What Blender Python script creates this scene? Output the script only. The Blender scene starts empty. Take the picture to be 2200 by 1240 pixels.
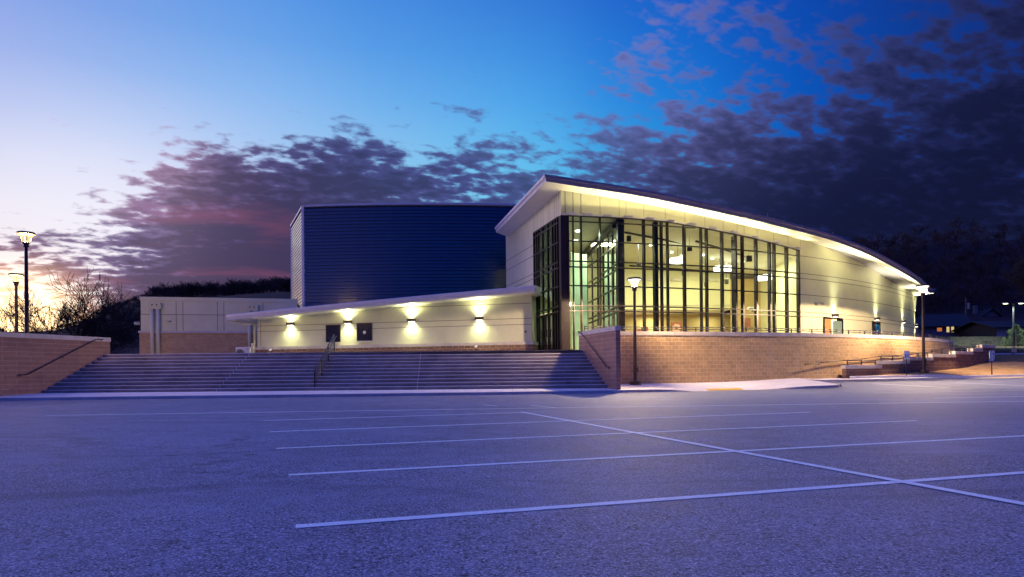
import bpy, bmesh, math, random
import numpy as np
from mathutils import Vector, Matrix
random.seed(7)
SC = bpy.context.scene
COL = SC.collection
R = math.radians

# ------------------------------------------------------------ camera
EYE = Vector((0.0, 0.0, 1.12))
FPX = 1467.0                      # focal length in pixels of a 2200 px wide picture (24 mm)
ROLL = -0.010
CXP, CYP = 1100.0, 800.0          # foot of the optical axis in the picture
cam_data = bpy.data.cameras.new('camera')
cam = bpy.data.objects.new('camera', cam_data)
COL.objects.link(cam)
SC.camera = cam
cam_data.sensor_width = 36.0
cam_data.lens = FPX / 2200.0 * 36.0
cam_data.shift_y = (CYP - 620.0) / 2200.0
cam_data.clip_start = 0.1
cam_data.clip_end = 4000.0
CAM_R = Matrix.Rotation(R(90), 3, 'X') @ Matrix.Rotation(ROLL, 3, 'Z')
cam.matrix_world = Matrix.Translation(EYE) @ CAM_R.to_4x4()

def ray(px, py):
    return CAM_R @ Vector(((px - CXP) / FPX, -(py - CYP) / FPX, -1.0))
def at(px, py, Y):                # the point at depth Y seen at a picture position
    d = ray(px, py)
    return EYE + d * (Y / d.y)
def xat(px, Y, py=740):
    return at(px, py, Y).x
def zat(px, py, Y):
    return at(px, py, Y).z
def smooth(t):
    t = min(1.0, max(0.0, t)); return t * t * (3 - 2 * t)
def lot_z(x, y):
    return 0.0055 * y + 0.045 * min(max(0.0, y - 32.0), 7.0) * smooth((x - 10) / 6)
def on_lot(px, py):
    d = ray(px, py)
    t = 20.0
    for _ in range(30):
        p = EYE + d * t
        t = t * 0.5 + 0.5 * ((lot_z(p.x, p.y) - EYE.z) / d.z)
    p = EYE + d * t
    return Vector((p.x, p.y, lot_z(p.x, p.y)))

# ------------------------------------------------------------ world
def lin(c):
    return tuple(((v / 255.0) / 12.92 if v <= 10 else ((v / 255.0 + 0.055) / 1.055) ** 2.4) for v in c)
world = bpy.data.worlds.new('World')
SC.world = world
world.use_nodes = True

class NT:
    def __init__(s, tree):
        s.t = tree; s.n = tree.nodes; s.l = tree.links
    def new(s, typ, **kw):
        n = s.n.new(typ)
        for k, v in kw.items(): setattr(n, k, v)
        return n
    def put(s, sock, v):
        if isinstance(v, bpy.types.NodeSocket): s.l.new(v, sock)
        elif v is not None: sock.default_value = v
    def m(s, op, a, b=None, c=None, clamp=False):
        n = s.new('ShaderNodeMath', operation=op, use_clamp=clamp)
        s.put(n.inputs[0], a)
        if b is not None: s.put(n.inputs[1], b)
        if c is not None: s.put(n.inputs[2], c)
        return n.outputs[0]
    def vm(s, op, a, b=None, out=0):
        n = s.new('ShaderNodeVectorMath', operation=op)
        s.put(n.inputs[0], a)
        if b is not None:
            if op == 'SCALE': s.put(n.inputs[3], b)
            else: s.put(n.inputs[1], b)
        return n.outputs[out]
    def xyz(s, x, y, z):
        n = s.new('ShaderNodeCombineXYZ')
        s.put(n.inputs[0], x); s.put(n.inputs[1], y); s.put(n.inputs[2], z)
        return n.outputs[0]
    def sep(s, v):
        n = s.new('ShaderNodeSeparateXYZ'); s.put(n.inputs[0], v); return n.outputs
    def noise(s, vec, scale, detail=4, rough=0.55, dist=0.0, lac=2.0):
        n = s.new('ShaderNodeTexNoise')
        s.put(n.inputs['Vector'], vec)
        n.inputs['Scale'].default_value = scale; n.inputs['Detail'].default_value = detail
        n.inputs['Roughness'].default_value = rough; n.inputs['Distortion'].default_value = dist
        n.inputs['Lacunarity'].default_value = lac
        return n.outputs['Fac']
    def step(s, v, a, b, lo=0.0, hi=1.0):
        n = s.new('ShaderNodeMapRange', interpolation_type='SMOOTHSTEP')
        s.put(n.inputs[0], v); s.put(n.inputs[1], a); s.put(n.inputs[2], b)
        s.put(n.inputs[3], lo); s.put(n.inputs[4], hi)
        return n.outputs[0]
    def mix(s, f, a, b, blend='MIX'):
        n = s.new('ShaderNodeMix', data_type='RGBA', blend_type=blend, clamp_factor=True)
        s.put(n.inputs[0], f); s.put(n.inputs[6], a); s.put(n.inputs[7], b)
        return n.outputs[2]

def c4(c): return (c[0], c[1], c[2], 1.0)

def build_world():
    T = NT(world.node_tree)
    T.n.clear()
    geo = T.new('ShaderNodeTexCoord')
    D = geo.outputs['Generated']
    dx, dy, dz = T.sep(D)
    az = T.m('ARCTAN2', dx, dy)
    el = T.m('ARCSINE', dz)
    el2 = T.m('MULTIPLY', el, 1.3)
    AE = T.xyz(az, el2, 0.0)
    def ae(px, py):
        d = ray(px, py).normalized()
        return (math.atan2(d.x, d.y), 1.3 * math.asin(d.z), 0.0)
    ELS = [R(v) for v in (0, 3, 6, 9, 12, 15, 18, 21.5, 25, 29, 40, 60, 90)]
    AZS = [R(v) for v in (-180, -130, -95, -70, -52)] + [R(-42 + 84 * k / 22) for k in range(23)] + [R(v) for v in (60, 95, 140, 180)]
    rf = T.m('MULTIPLY_ADD', az, 0.5 / math.pi, 0.5)
    def rows(points, sigma, cpoints=None, csig=None):
        """smooth field through control points, laid down as one colour ramp per elevation"""
        def field(pts, sg0, a, e):
            ws = 0.0; acc = 0.0
            for p, val, *sg in pts:
                pos = p if len(p) == 3 else ae(*p)
                s_ = sg[0] if sg else sg0
                da = abs(a - pos[0]); da = min(da, 2 * math.pi - da)
                w = math.exp(-min(60.0, (da * da + (1.3 * e - pos[1]) ** 2) / (s_ * s_))) + (1e-9 if not sg else 0)
                acc = acc + w * np.array(val, float); ws += w
            return acc / ws
        out = None; outa = None
        for i, e in enumerate(ELS):
            n = T.new('ShaderNodeValToRGB')
            T.put(n.inputs[0], rf)
            els = n.color_ramp.elements
            while len(els) < len(AZS): els.new(0.5)
            for k, a in enumerate(AZS): els[k].position = k / (len(AZS) + 1.0)
            for k, a in enumerate(AZS):
                els[k].position = 0.5 + a * 0.5 / math.pi
                c = field(points, sigma, a, e)
                al = 1.0
                if cpoints:
                    al = float(field(cpoints, csig, a, e)) if abs(a) < R(50) else 0.15
                    al = min(1.0, al / 1.25)
                els[k].color = (c[0], c[1], c[2], al)
            if out is None: out, outa = n.outputs[0], n.outputs[1]
            else:
                f = T.m('DIVIDE', T.m('SUBTRACT', el, ELS[i - 1]), ELS[i] - ELS[i - 1], clamp=True)
                out = T.mix(f, out, n.outputs[0])
                if cpoints:
                    outa = T.m('ADD', T.m('MULTIPLY', outa, T.m('SUBTRACT', 1.0, f)), T.m('MULTIPLY', n.outputs[1], f))
        return out, outa
    far_c = lin((20, 55, 140))
    clear = [((-100, -60), (118, 152, 228)), ((0, 200), (168, 192, 242)), ((0, 400), (236, 240, 254)), ((120, 500), (255, 252, 255)),
             ((250, 0), (100, 148, 226)), ((300, 200), (142, 186, 242)), ((300, 380), (226, 230, 252)), ((550, 0), (75, 142, 226)),
             ((550, 200), (122, 182, 242)), ((550, 350), (180, 210, 245)), ((850, -40), (58, 126, 218)), ((850, 170), (88, 165, 236)),
             ((850, 380), (150, 205, 240)), ((1100, -40), (45, 112, 208)), ((1100, 200), (70, 158, 235)), ((1100, 400), (110, 206, 242)),
             ((1400, -40), (22, 88, 195)), ((1400, 200), (24, 124, 222)), ((1400, 400), (50, 165, 222)), ((1700, -40), (10, 66, 170)),
             ((1700, 200), (2, 90, 200)), ((1700, 420), (8, 80, 170)), ((2000, 0), (14, 50, 130)), ((2000, 230), (6, 62, 155)),
             ((2000, 420), (12, 60, 140)), ((2300, 0), (15, 35, 100)), ((2300, 400), (8, 40, 105)), ((350, 560), (252, 246, 255)),
             ((0, 690), (255, 236, 150), .05), ((80, 700), (255, 232, 150), .05), ((60, 600), (240, 220, 225), .08), ((600, 600), (170, 150, 190)), ((-300, 500), (250, 232, 220)),
             ((-400, 100), (145, 168, 232)), ((2500, 600), (10, 20, 60)), ((1100, 700), (60, 100, 170)), ((200, 560), (255, 250, 255)), ((300, 480), (245, 240, 255))]
    clear = [(p, lin(c), *s) for p, c, *s in clear]
    back = (35, 62, 175)
    for a, e, c in [(-60, 8, (235, 205, 235)), (-95, 8, (200, 185, 235)), (-60, 45, (120, 135, 240)), (-20, 60, (80, 120, 240)), (20, 60, (50, 100, 235)),
                    (60, 30, (16, 44, 150)), (60, 60, (40, 76, 230)), (95, 10, (8, 24, 80)), (130, 8, (6, 24, 84)), (170, 8, (6, 26, 92)),
                    (-165, 8, (8, 30, 100)), (-130, 10, (80, 84, 170))]:
        clear.append(((R(a), 1.3 * R(e), 0.0), lin(c), 0.38))
    for a, e, c in [(140, 50, (.03, .10, .85)), (-140, 50, (.08, .13, 1.0)), (90, 50, (.02, .08, .75)), (-90, 50, (.16, .19, 1.0)), (179, 50, (.04, .12, 1.0)),
                    (0, 88, (.04, .23, 1.4)), (90, 88, (.03, .22, 1.4)), (180, 85, (.03, .23, 1.45)), (-90, 88, (.07, .23, 1.35))]:
        clear.append(((R(a), 1.3 * R(e), 0.0), c, 0.38))  # overhead and rear sky made over-bright, added blue fill for the ground
    # cloud cover over the same sky
    cov = [((-50, 0), .02), ((300, 80), .05), ((600, 120), .02), ((900, 120), .02), ((0, 300), .05), ((180, 200), .26, .03), ((220, 215), .26, .03), ((180, 400), .08),
           ((1150, 30), .05), ((1170, 150), .12), ((550, 250), .05), ((900, 250), .10), ((60, 440), .12), ((300, 300), .3, .05), ((370, 340), .45, .05),
           ((1050, 260), .6), ((1150, 290), .68, .05), ((1150, 420), .7), ((1290, 110), .46), ((1400, 60), .44), ((1420, 160), .60), ((1250, 260), .44), ((1400, 300), .58),
           ((1330, 350), .64), ((1250, 370), .6), ((1560, 40), .50), ((1600, 130), .56), ((1560, 240), .56), ((1700, 30), .48), ((1850, 60), .56),
           ((1720, 140), .50), ((1750, 230), .72),
           ((430, 430), 1.28), ((350, 380), 1.0, .05), ((500, 380), 1.08), ((620, 540), 1.5), ((700, 400), 1.12), ((880, 370), .9), ((980, 380), .92), ((800, 450), 1.2),
           ((350, 500), .88), ((400, 580), 1.2), ((480, 500), 1.35), ((40, 560), 1.15, .06), ((140, 600), 1.12), ((300, 640), 1.2), ((500, 600), 1.4), ((230, 500), .42, .05), ((250, 550), .5, .05),
           ((60, 520), .8, .04), ((10, 600), .7, .05), ((1500, 450), 1.1), ((1700, 340), 1.15), ((1600, 300), .74), ((1450, 380), 1.05), ((1850, 200), .80), ((2000, 100), .68), ((1950, 20), .52), ((1900, 300), 1.15),
           ((2100, 180), 1.05), ((2150, 300), 1.1), ((2000, 380), .95), ((2100, 450), 1.05), ((1850, 450), 1.1), ((2300, 200), .95),
           ((0, 690), .0, .05), ((80, 670), .0, .05), ((140, 690), .1, .05), ((2500, 400), 1.0), ((600, 700), 1.2)]
    sky, cover = rows(clear, 0.125, cov, 0.085)
    cover = T.m('MULTIPLY', cover, 1.25)
    inv = T.m('DIVIDE', 1.0, T.m('ADD', T.m('MAXIMUM', dz, 0.0), 0.26))
    cx = T.m('MULTIPLY', dx, inv); cy = T.m('MULTIPLY', dy, inv)
    # drifting clouds drawn out a little along the wind
    u = T.m('ADD', T.m('MULTIPLY', cx, 0.94), T.m('MULTIPLY', cy, 0.34))
    v = T.m('SUBTRACT', T.m('MULTIPLY', cy, 0.94), T.m('MULTIPLY', cx, 0.34))
    P = T.xyz(T.m('MULTIPLY', u, 0.7), v, 0.3)
    n1 = T.noise(P, 9.5, 3, 0.5, 0.2)
    n2 = T.noise(P, 30.0, 3, 0.5, 0.15)
    n3 = T.noise(P, 2.0, 2, 0.5, 0.0)
    dens = T.m('ADD', T.m('MULTIPLY', n1, 0.40), T.m('ADD', T.m('MULTIPLY', n2, 0.42), T.m('MULTIPLY', n3, 0.18)))
    dens = T.m('ADD', T.m('MULTIPLY', T.m('SUBTRACT', dens, 0.5), 5.0), T.m('MULTIPLY', T.m('SUBTRACT', cover, 0.62), 1.9))
    alpha = T.step(dens, -0.2, 0.35)
    alpha = T.m('MULTIPLY', alpha, T.m('ADD', 0.70, T.m('MULTIPLY', T.step(cover, .3, .8), .28)))
    cl = [((400, 450), (80, 72, 122)), ((600, 550), (62, 52, 100)), ((500, 620), (82, 60, 106)), ((850, 400), (66, 72, 128)), ((1000, 400), (60, 68, 128)),
          ((50, 560), (92, 76, 122)), ((0, 620), (205, 130, 120), .05), ((200, 630), (104, 78, 118)), ((300, 380), (200, 160, 185), .07), ((200, 220), (225, 195, 225), .06),
          ((300, 500), (140, 135, 175), .07), ((1150, 280), (84, 88, 148)), ((1350, 120), (128, 124, 180)), ((1450, 200), (96, 92, 150)), ((1600, 60), (72, 82, 145)),
          ((1700, 200), (52, 58, 112)), ((1400, 400), (44, 48, 98)), ((1700, 400), (22, 26, 68)), ((1900, 100), (40, 46, 94)), ((2100, 250), (20, 26, 66)),
          ((1900, 450), (16, 21, 58)), ((2200, 50), (26, 32, 74)), ((800, 520), (60, 54, 102)), ((1250, 400), (56, 66, 122)),
          ((R(150), .4, 0.0), (60, 60, 130), .8), ((R(-120), .4, 0.0), (110, 90, 150), .6), ((R(100), .4, 0.0), (40, 44, 100), .5), ((0.0, 1.5, 0.0), (80, 85, 160), .5)]
    ccol, _ = rows([(p, lin(c), *s) for p, c, *s in cl], 0.13)
    thin = T.step(dens, 0.05, 0.95)
    ccol = T.vm('SCALE', ccol, T.m('ADD', 1.3, T.m('MULTIPLY', thin, -0.68)))
    # last red light under the clouds near the sunset
    pk = T.m('MULTIPLY', T.step(T.noise(T.xyz(T.m('MULTIPLY', u, .5), v, 4.0), 3.1, 4, .6, .3), .54, .70),
             T.step(T.vm('DISTANCE', AE, ae(430, 580), out=1), .30, .06))
    ccol = T.vm('ADD', ccol, T.vm('SCALE', (0.10, 0.016, 0.02), pk))
    col = T.mix(alpha, sky, ccol)
    glow = T.m('POWER', 2.718, T.m('MULTIPLY', T.m('POWER', T.m('MULTIPLY', T.vm('DISTANCE', AE, ae(40, 690), out=1), 17.0), 2.0), -1.0))
    col = T.vm('ADD', col, T.vm('SCALE', (2.6, 1.5, .42), glow))
    nis = T.new('ShaderNodeTexSky', sky_type='NISHITA', sun_disc=False)
    nis.sun_elevation = R(1.0); nis.sun_rotation = R(-36)
    col = T.vm('ADD', col, T.vm('SCALE', nis.outputs[0], 0.002))
    low = T.step(dz, -0.02, -0.10)
    col = T.mix(low, col, (0.012, 0.013, 0.03, 1))
    bg = T.new('ShaderNodeBackground')
    T.put(bg.inputs[0], col); bg.inputs[1].default_value = 1.0
    out = T.new('ShaderNodeOutputWorld')
    T.l.new(bg.outputs[0], out.inputs[0])
build_world()
SC.view_settings.view_transform = 'Standard'
SC.view_settings.look = 'None'
SC.view_settings.exposure = 0.0
SC.view_settings.gamma = 1.0
sun_data = bpy.data.lights.new('sun', 'SUN')
sun_data.energy = 0.55; sun_data.angle = R(12); sun_data.color = (1.0, 0.78, 0.95)
sun = bpy.data.objects.new('sun', sun_data)
COL.objects.link(sun)
sd = Vector((math.sin(R(-62)) * math.cos(R(9)), math.cos(R(-62)) * math.cos(R(9)), math.sin(R(9))))
sun.rotation_euler = (-sd).to_track_quat('-Z', 'Y').to_euler()
world.cycles.sampling_method = 'MANUAL'
world.cycles.sample_map_resolution = 512

# ------------------------------------------------------------ materials
def coords(T, kind='Object', scale=None):
    tc = T.new('ShaderNodeTexCoord')
    v = tc.outputs[kind]
    if scale is not None: v = T.vm('MULTIPLY', v, scale)
    return v
def new_mat(name):
    m = bpy.data.materials.new(name); m.use_nodes = True
    T = NT(m.node_tree); T.n.clear()
    out = T.new('ShaderNodeOutputMaterial')
    b = T.new('ShaderNodeBsdfPrincipled')
    T.l.new(b.outputs[0], out.inputs[0])
    return m, T, b, out
def bump(T, b, height, strength=0.3, dist=0.02):
    n = T.new('ShaderNodeBump')
    n.inputs['Strength'].default_value = strength; n.inputs['Distance'].default_value = dist
    T.put(n.inputs['Height'], height); T.l.new(n.outputs[0], b.inputs['Normal'])
def plain(name, col, rough=0.6, metal=0.0, var=0.08, scale=3.0, bmp=0.0, spec=0.5):
    m, T, b, out = new_mat(name)
    v = coords(T)
    n = T.noise(v, scale, 5, 0.6)
    n2 = T.noise(v, scale * 14, 3, 0.6)
    f = T.m('ADD', T.m('MULTIPLY', n, 0.7), T.m('MULTIPLY', n2, 0.3))
    lo = tuple(c * (1 - var * 2.2) for c in col) + (1,); hi = tuple(min(1, c * (1 + var * 2.2)) for c in col) + (1,)
    T.put(b.inputs['Base Color'], T.mix(T.step(f, .3, .7), lo, hi))
    T.put(b.inputs['Roughness'], T.m('MULTIPLY_ADD', n2, 0.15, rough - 0.07))
    b.inputs['Metallic'].default_value = metal
    b.inputs['Specular IOR Level'].default_value = spec
    if bmp: bump(T, b, n2, bmp, 0.01)
    return m
def emis(name, col, strength):
    m, T, b, out = new_mat(name)
    T.n.remove(b)
    e = T.new('ShaderNodeEmission')
    e.inputs[0].default_value = c4(col); e.inputs[1].default_value = strength
    T.l.new(e.outputs[0], out.inputs[0])
    return m
def block_mat(name, col, mortar, bw, bh, msize, var, rock=0.0, drip=0.0, smoothness=0.8):
    """masonry laid by the wall's own run and height (uv in metres)"""
    m, T, b, out = new_mat(name)
    tc = T.new('ShaderNodeTexCoord'); uv = tc.outputs['UV']; ob = tc.outputs['Object']
    br = T.new('ShaderNodeTexBrick')
    T.put(br.inputs['Vector'], uv)
    br.offset = 0.5
    br.inputs['Color1'].default_value = c4([c * (1 - var) for c in col])
    br.inputs['Color2'].default_value = c4([min(1, c * (1 + var)) for c in col])
    br.inputs['Mortar'].default_value = c4(mortar)
    br.inputs['Scale'].default_value = 1.0
    br.inputs['Mortar Size'].default_value = msize
    br.inputs['Mortar Smooth'].default_value = 0.15
    br.inputs['Brick Width'].default_value = bw
    br.inputs['Row Height'].default_value = bh
    n = T.noise(ob, 2.2, 6, 0.65); n2 = T.noise(ob, 24.0, 5, 0.7)
    shade = T.m('MULTIPLY_ADD', T.m('ADD', T.m('MULTIPLY', n, .45), T.m('MULTIPLY', n2, .55)), 1.5, 0.25)
    c = T.vm('SCALE', br.outputs['Color'], shade)
    if drip:                                     # mineral stains washed down from the cap
        ux, uy, uz = T.sep(uv)
        st = T.noise(T.xyz(T.m('MULTIPLY', ux, 1.7), T.m('MULTIPLY', uy, 0.22), 0.0), 1.5, 4, 0.6)
        f = T.m('MULTIPLY', T.step(st, .56, .72), drip)
        c = T.mix(f, c, (0.50, 0.46, 0.40, 1))
    T.put(b.inputs['Base Color'], c)
    b.inputs['Roughness'].default_value = smoothness
    h = T.m('MULTIPLY', br.outputs['Fac'], -1.0)
    if rock:
        r1 = T.noise(ob, 9.0, 7, 0.68, 0.4)
        h = T.m('ADD', h, T.m('MULTIPLY', r1, rock * 6))
    bump(T, b, h, 1.0 if rock else 0.35, 0.045 if rock else 0.006)
    return m

M = {}
M['cream'] = plain('cream_panel', (0.68, 0.67, 0.44), 0.5, var=0.03, scale=0.8)
M['white_metal'] = plain('white_painted_metal', (0.66, 0.63, 0.64), 0.4, var=0.03)
M['soffit'] = plain('soffit_panel', (0.74, 0.70, 0.58), 0.5, var=0.02)
M['fascia'] = plain('roof_edge_metal', (0.34, 0.31, 0.36), 0.35, metal=0.35, var=0.05)
M['joint'] = plain('panel_joint', (0.16, 0.12, 0.09), 0.8)
M['bronze'] = plain('dark_bronze_frame', (0.016, 0.010, 0.010), 0.35, metal=0.3, var=0.1)
M['bronze_brown'] = plain('brown_bronze_column', (0.026, 0.016, 0.017), 0.35, metal=0.2, var=0.1)
M['black_metal'] = plain('black_painted_metal', (0.022, 0.020, 0.034), 0.35, var=0.1, bmp=0.1)
M['pole_brown'] = plain('brown_painted_pole', (0.05, 0.028, 0.024), 0.4, var=0.1)
M['cap'] = plain('cast_stone_cap', (0.60, 0.54, 0.46), 0.75, var=0.07, scale=2.0, bmp=0.25)
M['block_rough'] = block_mat('split_face_block', (0.54, 0.34, 0.155), (0.84, 0.70, 0.46), 0.406, 0.203, 0.009, 0.12, rock=0.3, drip=0.35)
M['block_dark'] = block_mat('dark_split_block', (0.22, 0.115, 0.085), (0.40, 0.29, 0.23), 0.406, 0.203, 0.009, 0.2, rock=0.4)
M['block_smooth'] = block_mat('ground_face_block', (0.31, 0.17, 0.125), (0.52, 0.38, 0.31), 1.22, 0.203, 0.007, 0.08)
M['brick'] = block_mat('tan_brick', (0.50, 0.30, 0.13), (0.60, 0.45, 0.28), 0.203, 0.068, 0.008, 0.16)
M['block_base'] = block_mat('plinth_block', (0.25, 0.135, 0.085), (0.55, 0.43, 0.30), 0.406, 0.203, 0.012, 0.12, rock=0.2)
M['int_wall'] = plain('painted_interior_wall', (0.72, 0.68, 0.42), 0.7, var=0.02, scale=0.6)
M['int_tan'] = plain('tan_interior_wall', (0.52, 0.38, 0.16), 0.7, var=0.03, scale=0.6)
M['int_floor'] = plain('interior_floor', (0.35, 0.28, 0.2), 0.4)
M['wood'] = plain('stained_wood', (0.32, 0.10, 0.06), 0.45, var=0.15)
M['shade_white'] = emis('pendant_glow', (1.0, 0.97, 0.78), 5.0)
M['downlight'] = emis('downlight_glow', (0.9, 1.0, 0.85), 9.0)
M['exit_green'] = emis('exit_sign_glow', (0.03, 0.75, 0.30), 1.1)
M['bulb'] = emis('lantern_bulb', (1.0, 0.88, 0.74), 6.0)
M['bulb_warm'] = emis('warm_lantern_bulb', (1.0, 0.74, 0.30), 5.0)
M['led'] = emis('cool_lamp_lens', (0.95, 1.0, 0.62), 8.0)
M['cove'] = emis('cove_light_strip', (1.0, 0.90, 0.52), 3.0)
M['sconce_lens'] = emis('sconce_lens', (1.0, 0.98, 0.75), 9.0)
M['house_light'] = emis('lit_window', (1.0, 0.72, 0.28), 0.75)
M['house_orange'] = emis('orange_lit_window', (1.0, 0.30, 0.06), 0.5)
M['bark'] = plain('bare_bark', (0.035, 0.025, 0.022), 0.9, var=0.2)
M['bark_dark'] = plain('dark_bark', (0.045, 0.028, 0.026), 0.95, var=0.2)
M['shingle'] = plain('dark_shingle', (0.014, 0.014, 0.018), 0.8, var=0.25, scale=2)
M['house_wall'] = plain('house_siding', (0.20, 0.18, 0.20), 0.8, var=0.1)
M['shed_wall'] = plain('white_garage_siding', (0.55, 0.55, 0.62), 0.7, var=0.05)
M['fence'] = plain('weathered_fence', (0.10, 0.085, 0.08), 0.9, var=0.2)
M['needle'] = plain('cedar_foliage', (0.045, 0.06, 0.03), 0.9, var=0.3, scale=6)
M['paint_white'] = plain('road_paint', (0.76, 0.93, 0.96), 0.7, var=0.10, scale=6.0, bmp=0.3)
M['yellow_pad'] = plain('yellow_tactile_pad', (0.75, 0.50, 0.04), 0.7, var=0.06, scale=8)
M['sign_blue'] = plain('sign_blue', (0.02, 0.09, 0.42), 0.4, var=0.03)
M['sign_white'] = plain('sign_white', (0.70, 0.72, 0.80), 0.4, var=0.03)
M['black_plastic'] = plain('black_speaker', (0.02, 0.018, 0.014), 0.5)
M['aluminium'] = plain('grey_aluminium', (0.45, 0.45, 0.44), 0.4, metal=0.7)

def lined_paint():
    m = M['paint_white']; T = NT(m.node_tree)
    b = [n for n in T.n if n.type == 'BSDF_PRINCIPLED'][0]
    col = b.inputs['Base Color'].links[0].from_socket
    v = coords(T)
    w = T.m('ADD', T.m('MULTIPLY', T.noise(v, 70.0, 4, .7), .55), T.m('MULTIPLY', T.noise(v, 6.0, 3, .6), .45))
    T.put(b.inputs['Base Color'], T.mix(T.step(w, .57, .66), col, (0.14, 0.13, 0.15, 1)))
lined_paint()

def asphalt():
    m, T, b, out = new_mat('worn_asphalt')
    v = coords(T)
    big = T.noise(v, 0.22, 5, .6); mid = T.noise(v, 2.6, 5, .65)
    grain = T.noise(v, 60.0, 4, .75); grit = T.noise(v, 24.0, 3, .7)
    f = T.m('ADD', T.m('MULTIPLY', big, .5), T.m('MULTIPLY', mid, .5))
    c = T.mix(T.step(f, .36, .64), (0.125, 0.135, 0.185, 1), (0.225, 0.245, 0.335, 1))
    c = T.mix(T.step(grain, .53, .62), c, (0.60, 0.64, 0.78, 1))
    c = T.mix(T.step(T.m('ADD', T.m('MULTIPLY', grit, .5), T.m('MULTIPLY', grain, .5)), .49, .38), c, (0.02, 0.022, 0.032, 1))
    # hairline cracks and dark oil marks
    vo = T.new('ShaderNodeTexVoronoi', feature='DISTANCE_TO_EDGE')
    T.put(vo.inputs['Vector'], T.vm('ADD', v, T.vm('SCALE', T.xyz(T.noise(v, 1.4, 4, .7), T.noise(T.vm('ADD', v, (7, 3, 1)), 1.4, 4, .7), 0.0), 1.6)))
    vo.inputs['Scale'].default_value = 0.17
    cr = T.m('MULTIPLY', T.step(vo.outputs[0], .006, .001), T.step(T.noise(v, .35, 2, .5), .50, .58))
    c = T.mix(T.m('MULTIPLY', cr, .4), c, (0.02, 0.018, 0.02, 1))
    tyre = T.step(T.noise(T.vm('MULTIPLY', T.vm('ADD', v, T.vm('SCALE', T.xyz(0.0, T.noise(v, .12, 2, .5), 0.0), 9.0)), (0.09, 1.5, 1)), 1.0, 3, .55), .56, .70)
    c = T.mix(T.m('MULTIPLY', tyre, .28), c, (0.06, 0.062, 0.085, 1))
    drip = T.step(T.noise(v, 1.9, 2, .4), .70, .78)
    c = T.mix(T.m('MULTIPLY', drip, .5), c, (0.03, 0.03, 0.04, 1))
    pale = T.step(T.noise(T.vm('ADD', v, (31, 11, 0)), .32, 4, .6), .60, .72)
    c = T.mix(T.m('MULTIPLY', pale, .35), c, (0.33, 0.35, 0.46, 1))
    oil = T.step(T.noise(T.vm('MULTIPLY', v, (0.5, 1.1, 1)), 1.1, 4, .6), .66, .76)
    c = T.mix(T.m('MULTIPLY', oil, .45), c, (0.05, 0.045, 0.05, 1))
    T.put(b.inputs['Base Color'], c)
    T.put(b.inputs['Roughness'], T.m('MULTIPLY_ADD', mid, .2, .62)); b.inputs['Specular IOR Level'].default_value = .15
    h = T.m('ADD', T.m('MULTIPLY', grain, .6), T.m('MULTIPLY', grit, .8))
    bump(T, b, h, 0.8, 0.012)
    return m
M['asphalt'] = asphalt()

def concrete(name, base, var=.14, joint=None, stain=.5):
    m, T, b, out = new_mat(name)
    v = coords(T)
    n = T.noise(v, .9, 6, .65); n2 = T.noise(v, 30.0, 4, .7)
    c = T.mix(T.step(T.m('ADD', T.m('MULTIPLY', n, .75), T.m('MULTIPLY', n2, .25)), .35, .65),
              c4([x * (1 - var) for x in base]), c4([x * (1 + var) for x in base]))
    st = T.noise(T.vm('MULTIPLY', v, (1.6, .7, .9)), 1.3, 5, .7)
    c = T.mix(T.m('MULTIPLY', T.step(st, .55, .72), stain), c, c4([x * .55 for x in base]))
    if joint:
        x, y, z = T.sep(v)
        fr = T.m('FRACT', T.m('DIVIDE', x, joint))
        j = T.m('GREATER_THAN', T.m('ABSOLUTE', T.m('SUBTRACT', fr, .5)), .5 - .009 / joint)
        c = T.mix(T.m('MULTIPLY', j, .6), c, c4([x_ * .3 for x_ in base]))
    T.put(b.inputs['Base Color'], c)
    b.inputs['Roughness'].default_value = .8
    bump(T, b, n2, .25, .006)
    return m
M['nosing'] = concrete('lit_step_edge', (0.62, 0.58, 0.57), .12, None, .5)  # paler than the risers: light from above painted into the colour
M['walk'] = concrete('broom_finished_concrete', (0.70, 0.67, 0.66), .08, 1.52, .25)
M['curb'] = concrete('kerb_concrete', (0.36, 0.34, 0.36), .14, 3.05, .5)
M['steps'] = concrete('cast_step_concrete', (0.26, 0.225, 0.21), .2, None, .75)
M['terrace'] = concrete('terrace_concrete', (0.42, 0.39, 0.37), .1, 1.52, .3)

def soil(name, a, b_, scale, bm=.6):
    m, T, b, out = new_mat(name)
    v = coords(T)
    n = T.noise(v, scale, 6, .7); n2 = T.noise(v, scale * 9, 4, .7)
    T.put(b.inputs['Base Color'], T.mix(T.step(T.m('ADD', T.m('MULTIPLY', n, .6), T.m('MULTIPLY', n2, .4)), .36, .64), c4(a), c4(b_)))
    b.inputs['Roughness'].default_value = .95; b.inputs['Specular IOR Level'].default_value = .1
    bump(T, b, n2, bm, .05)
    return m
M['dry_grass'] = soil('dormant_grass', (0.30, 0.17, 0.07), (0.52, 0.34, 0.16), 1.6)
M['dim_grass'] = soil('verge_grass', (0.12, 0.11, 0.03), (0.25, 0.22, 0.06), 1.0)
M['hill'] = soil('winter_hillside', (0.022, 0.014, 0.014), (0.060, 0.034, 0.032), .05, .3)
M['ground'] = soil('bare_ground', (0.06, 0.05, 0.045), (0.10, 0.08, 0.06), .4)

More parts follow.
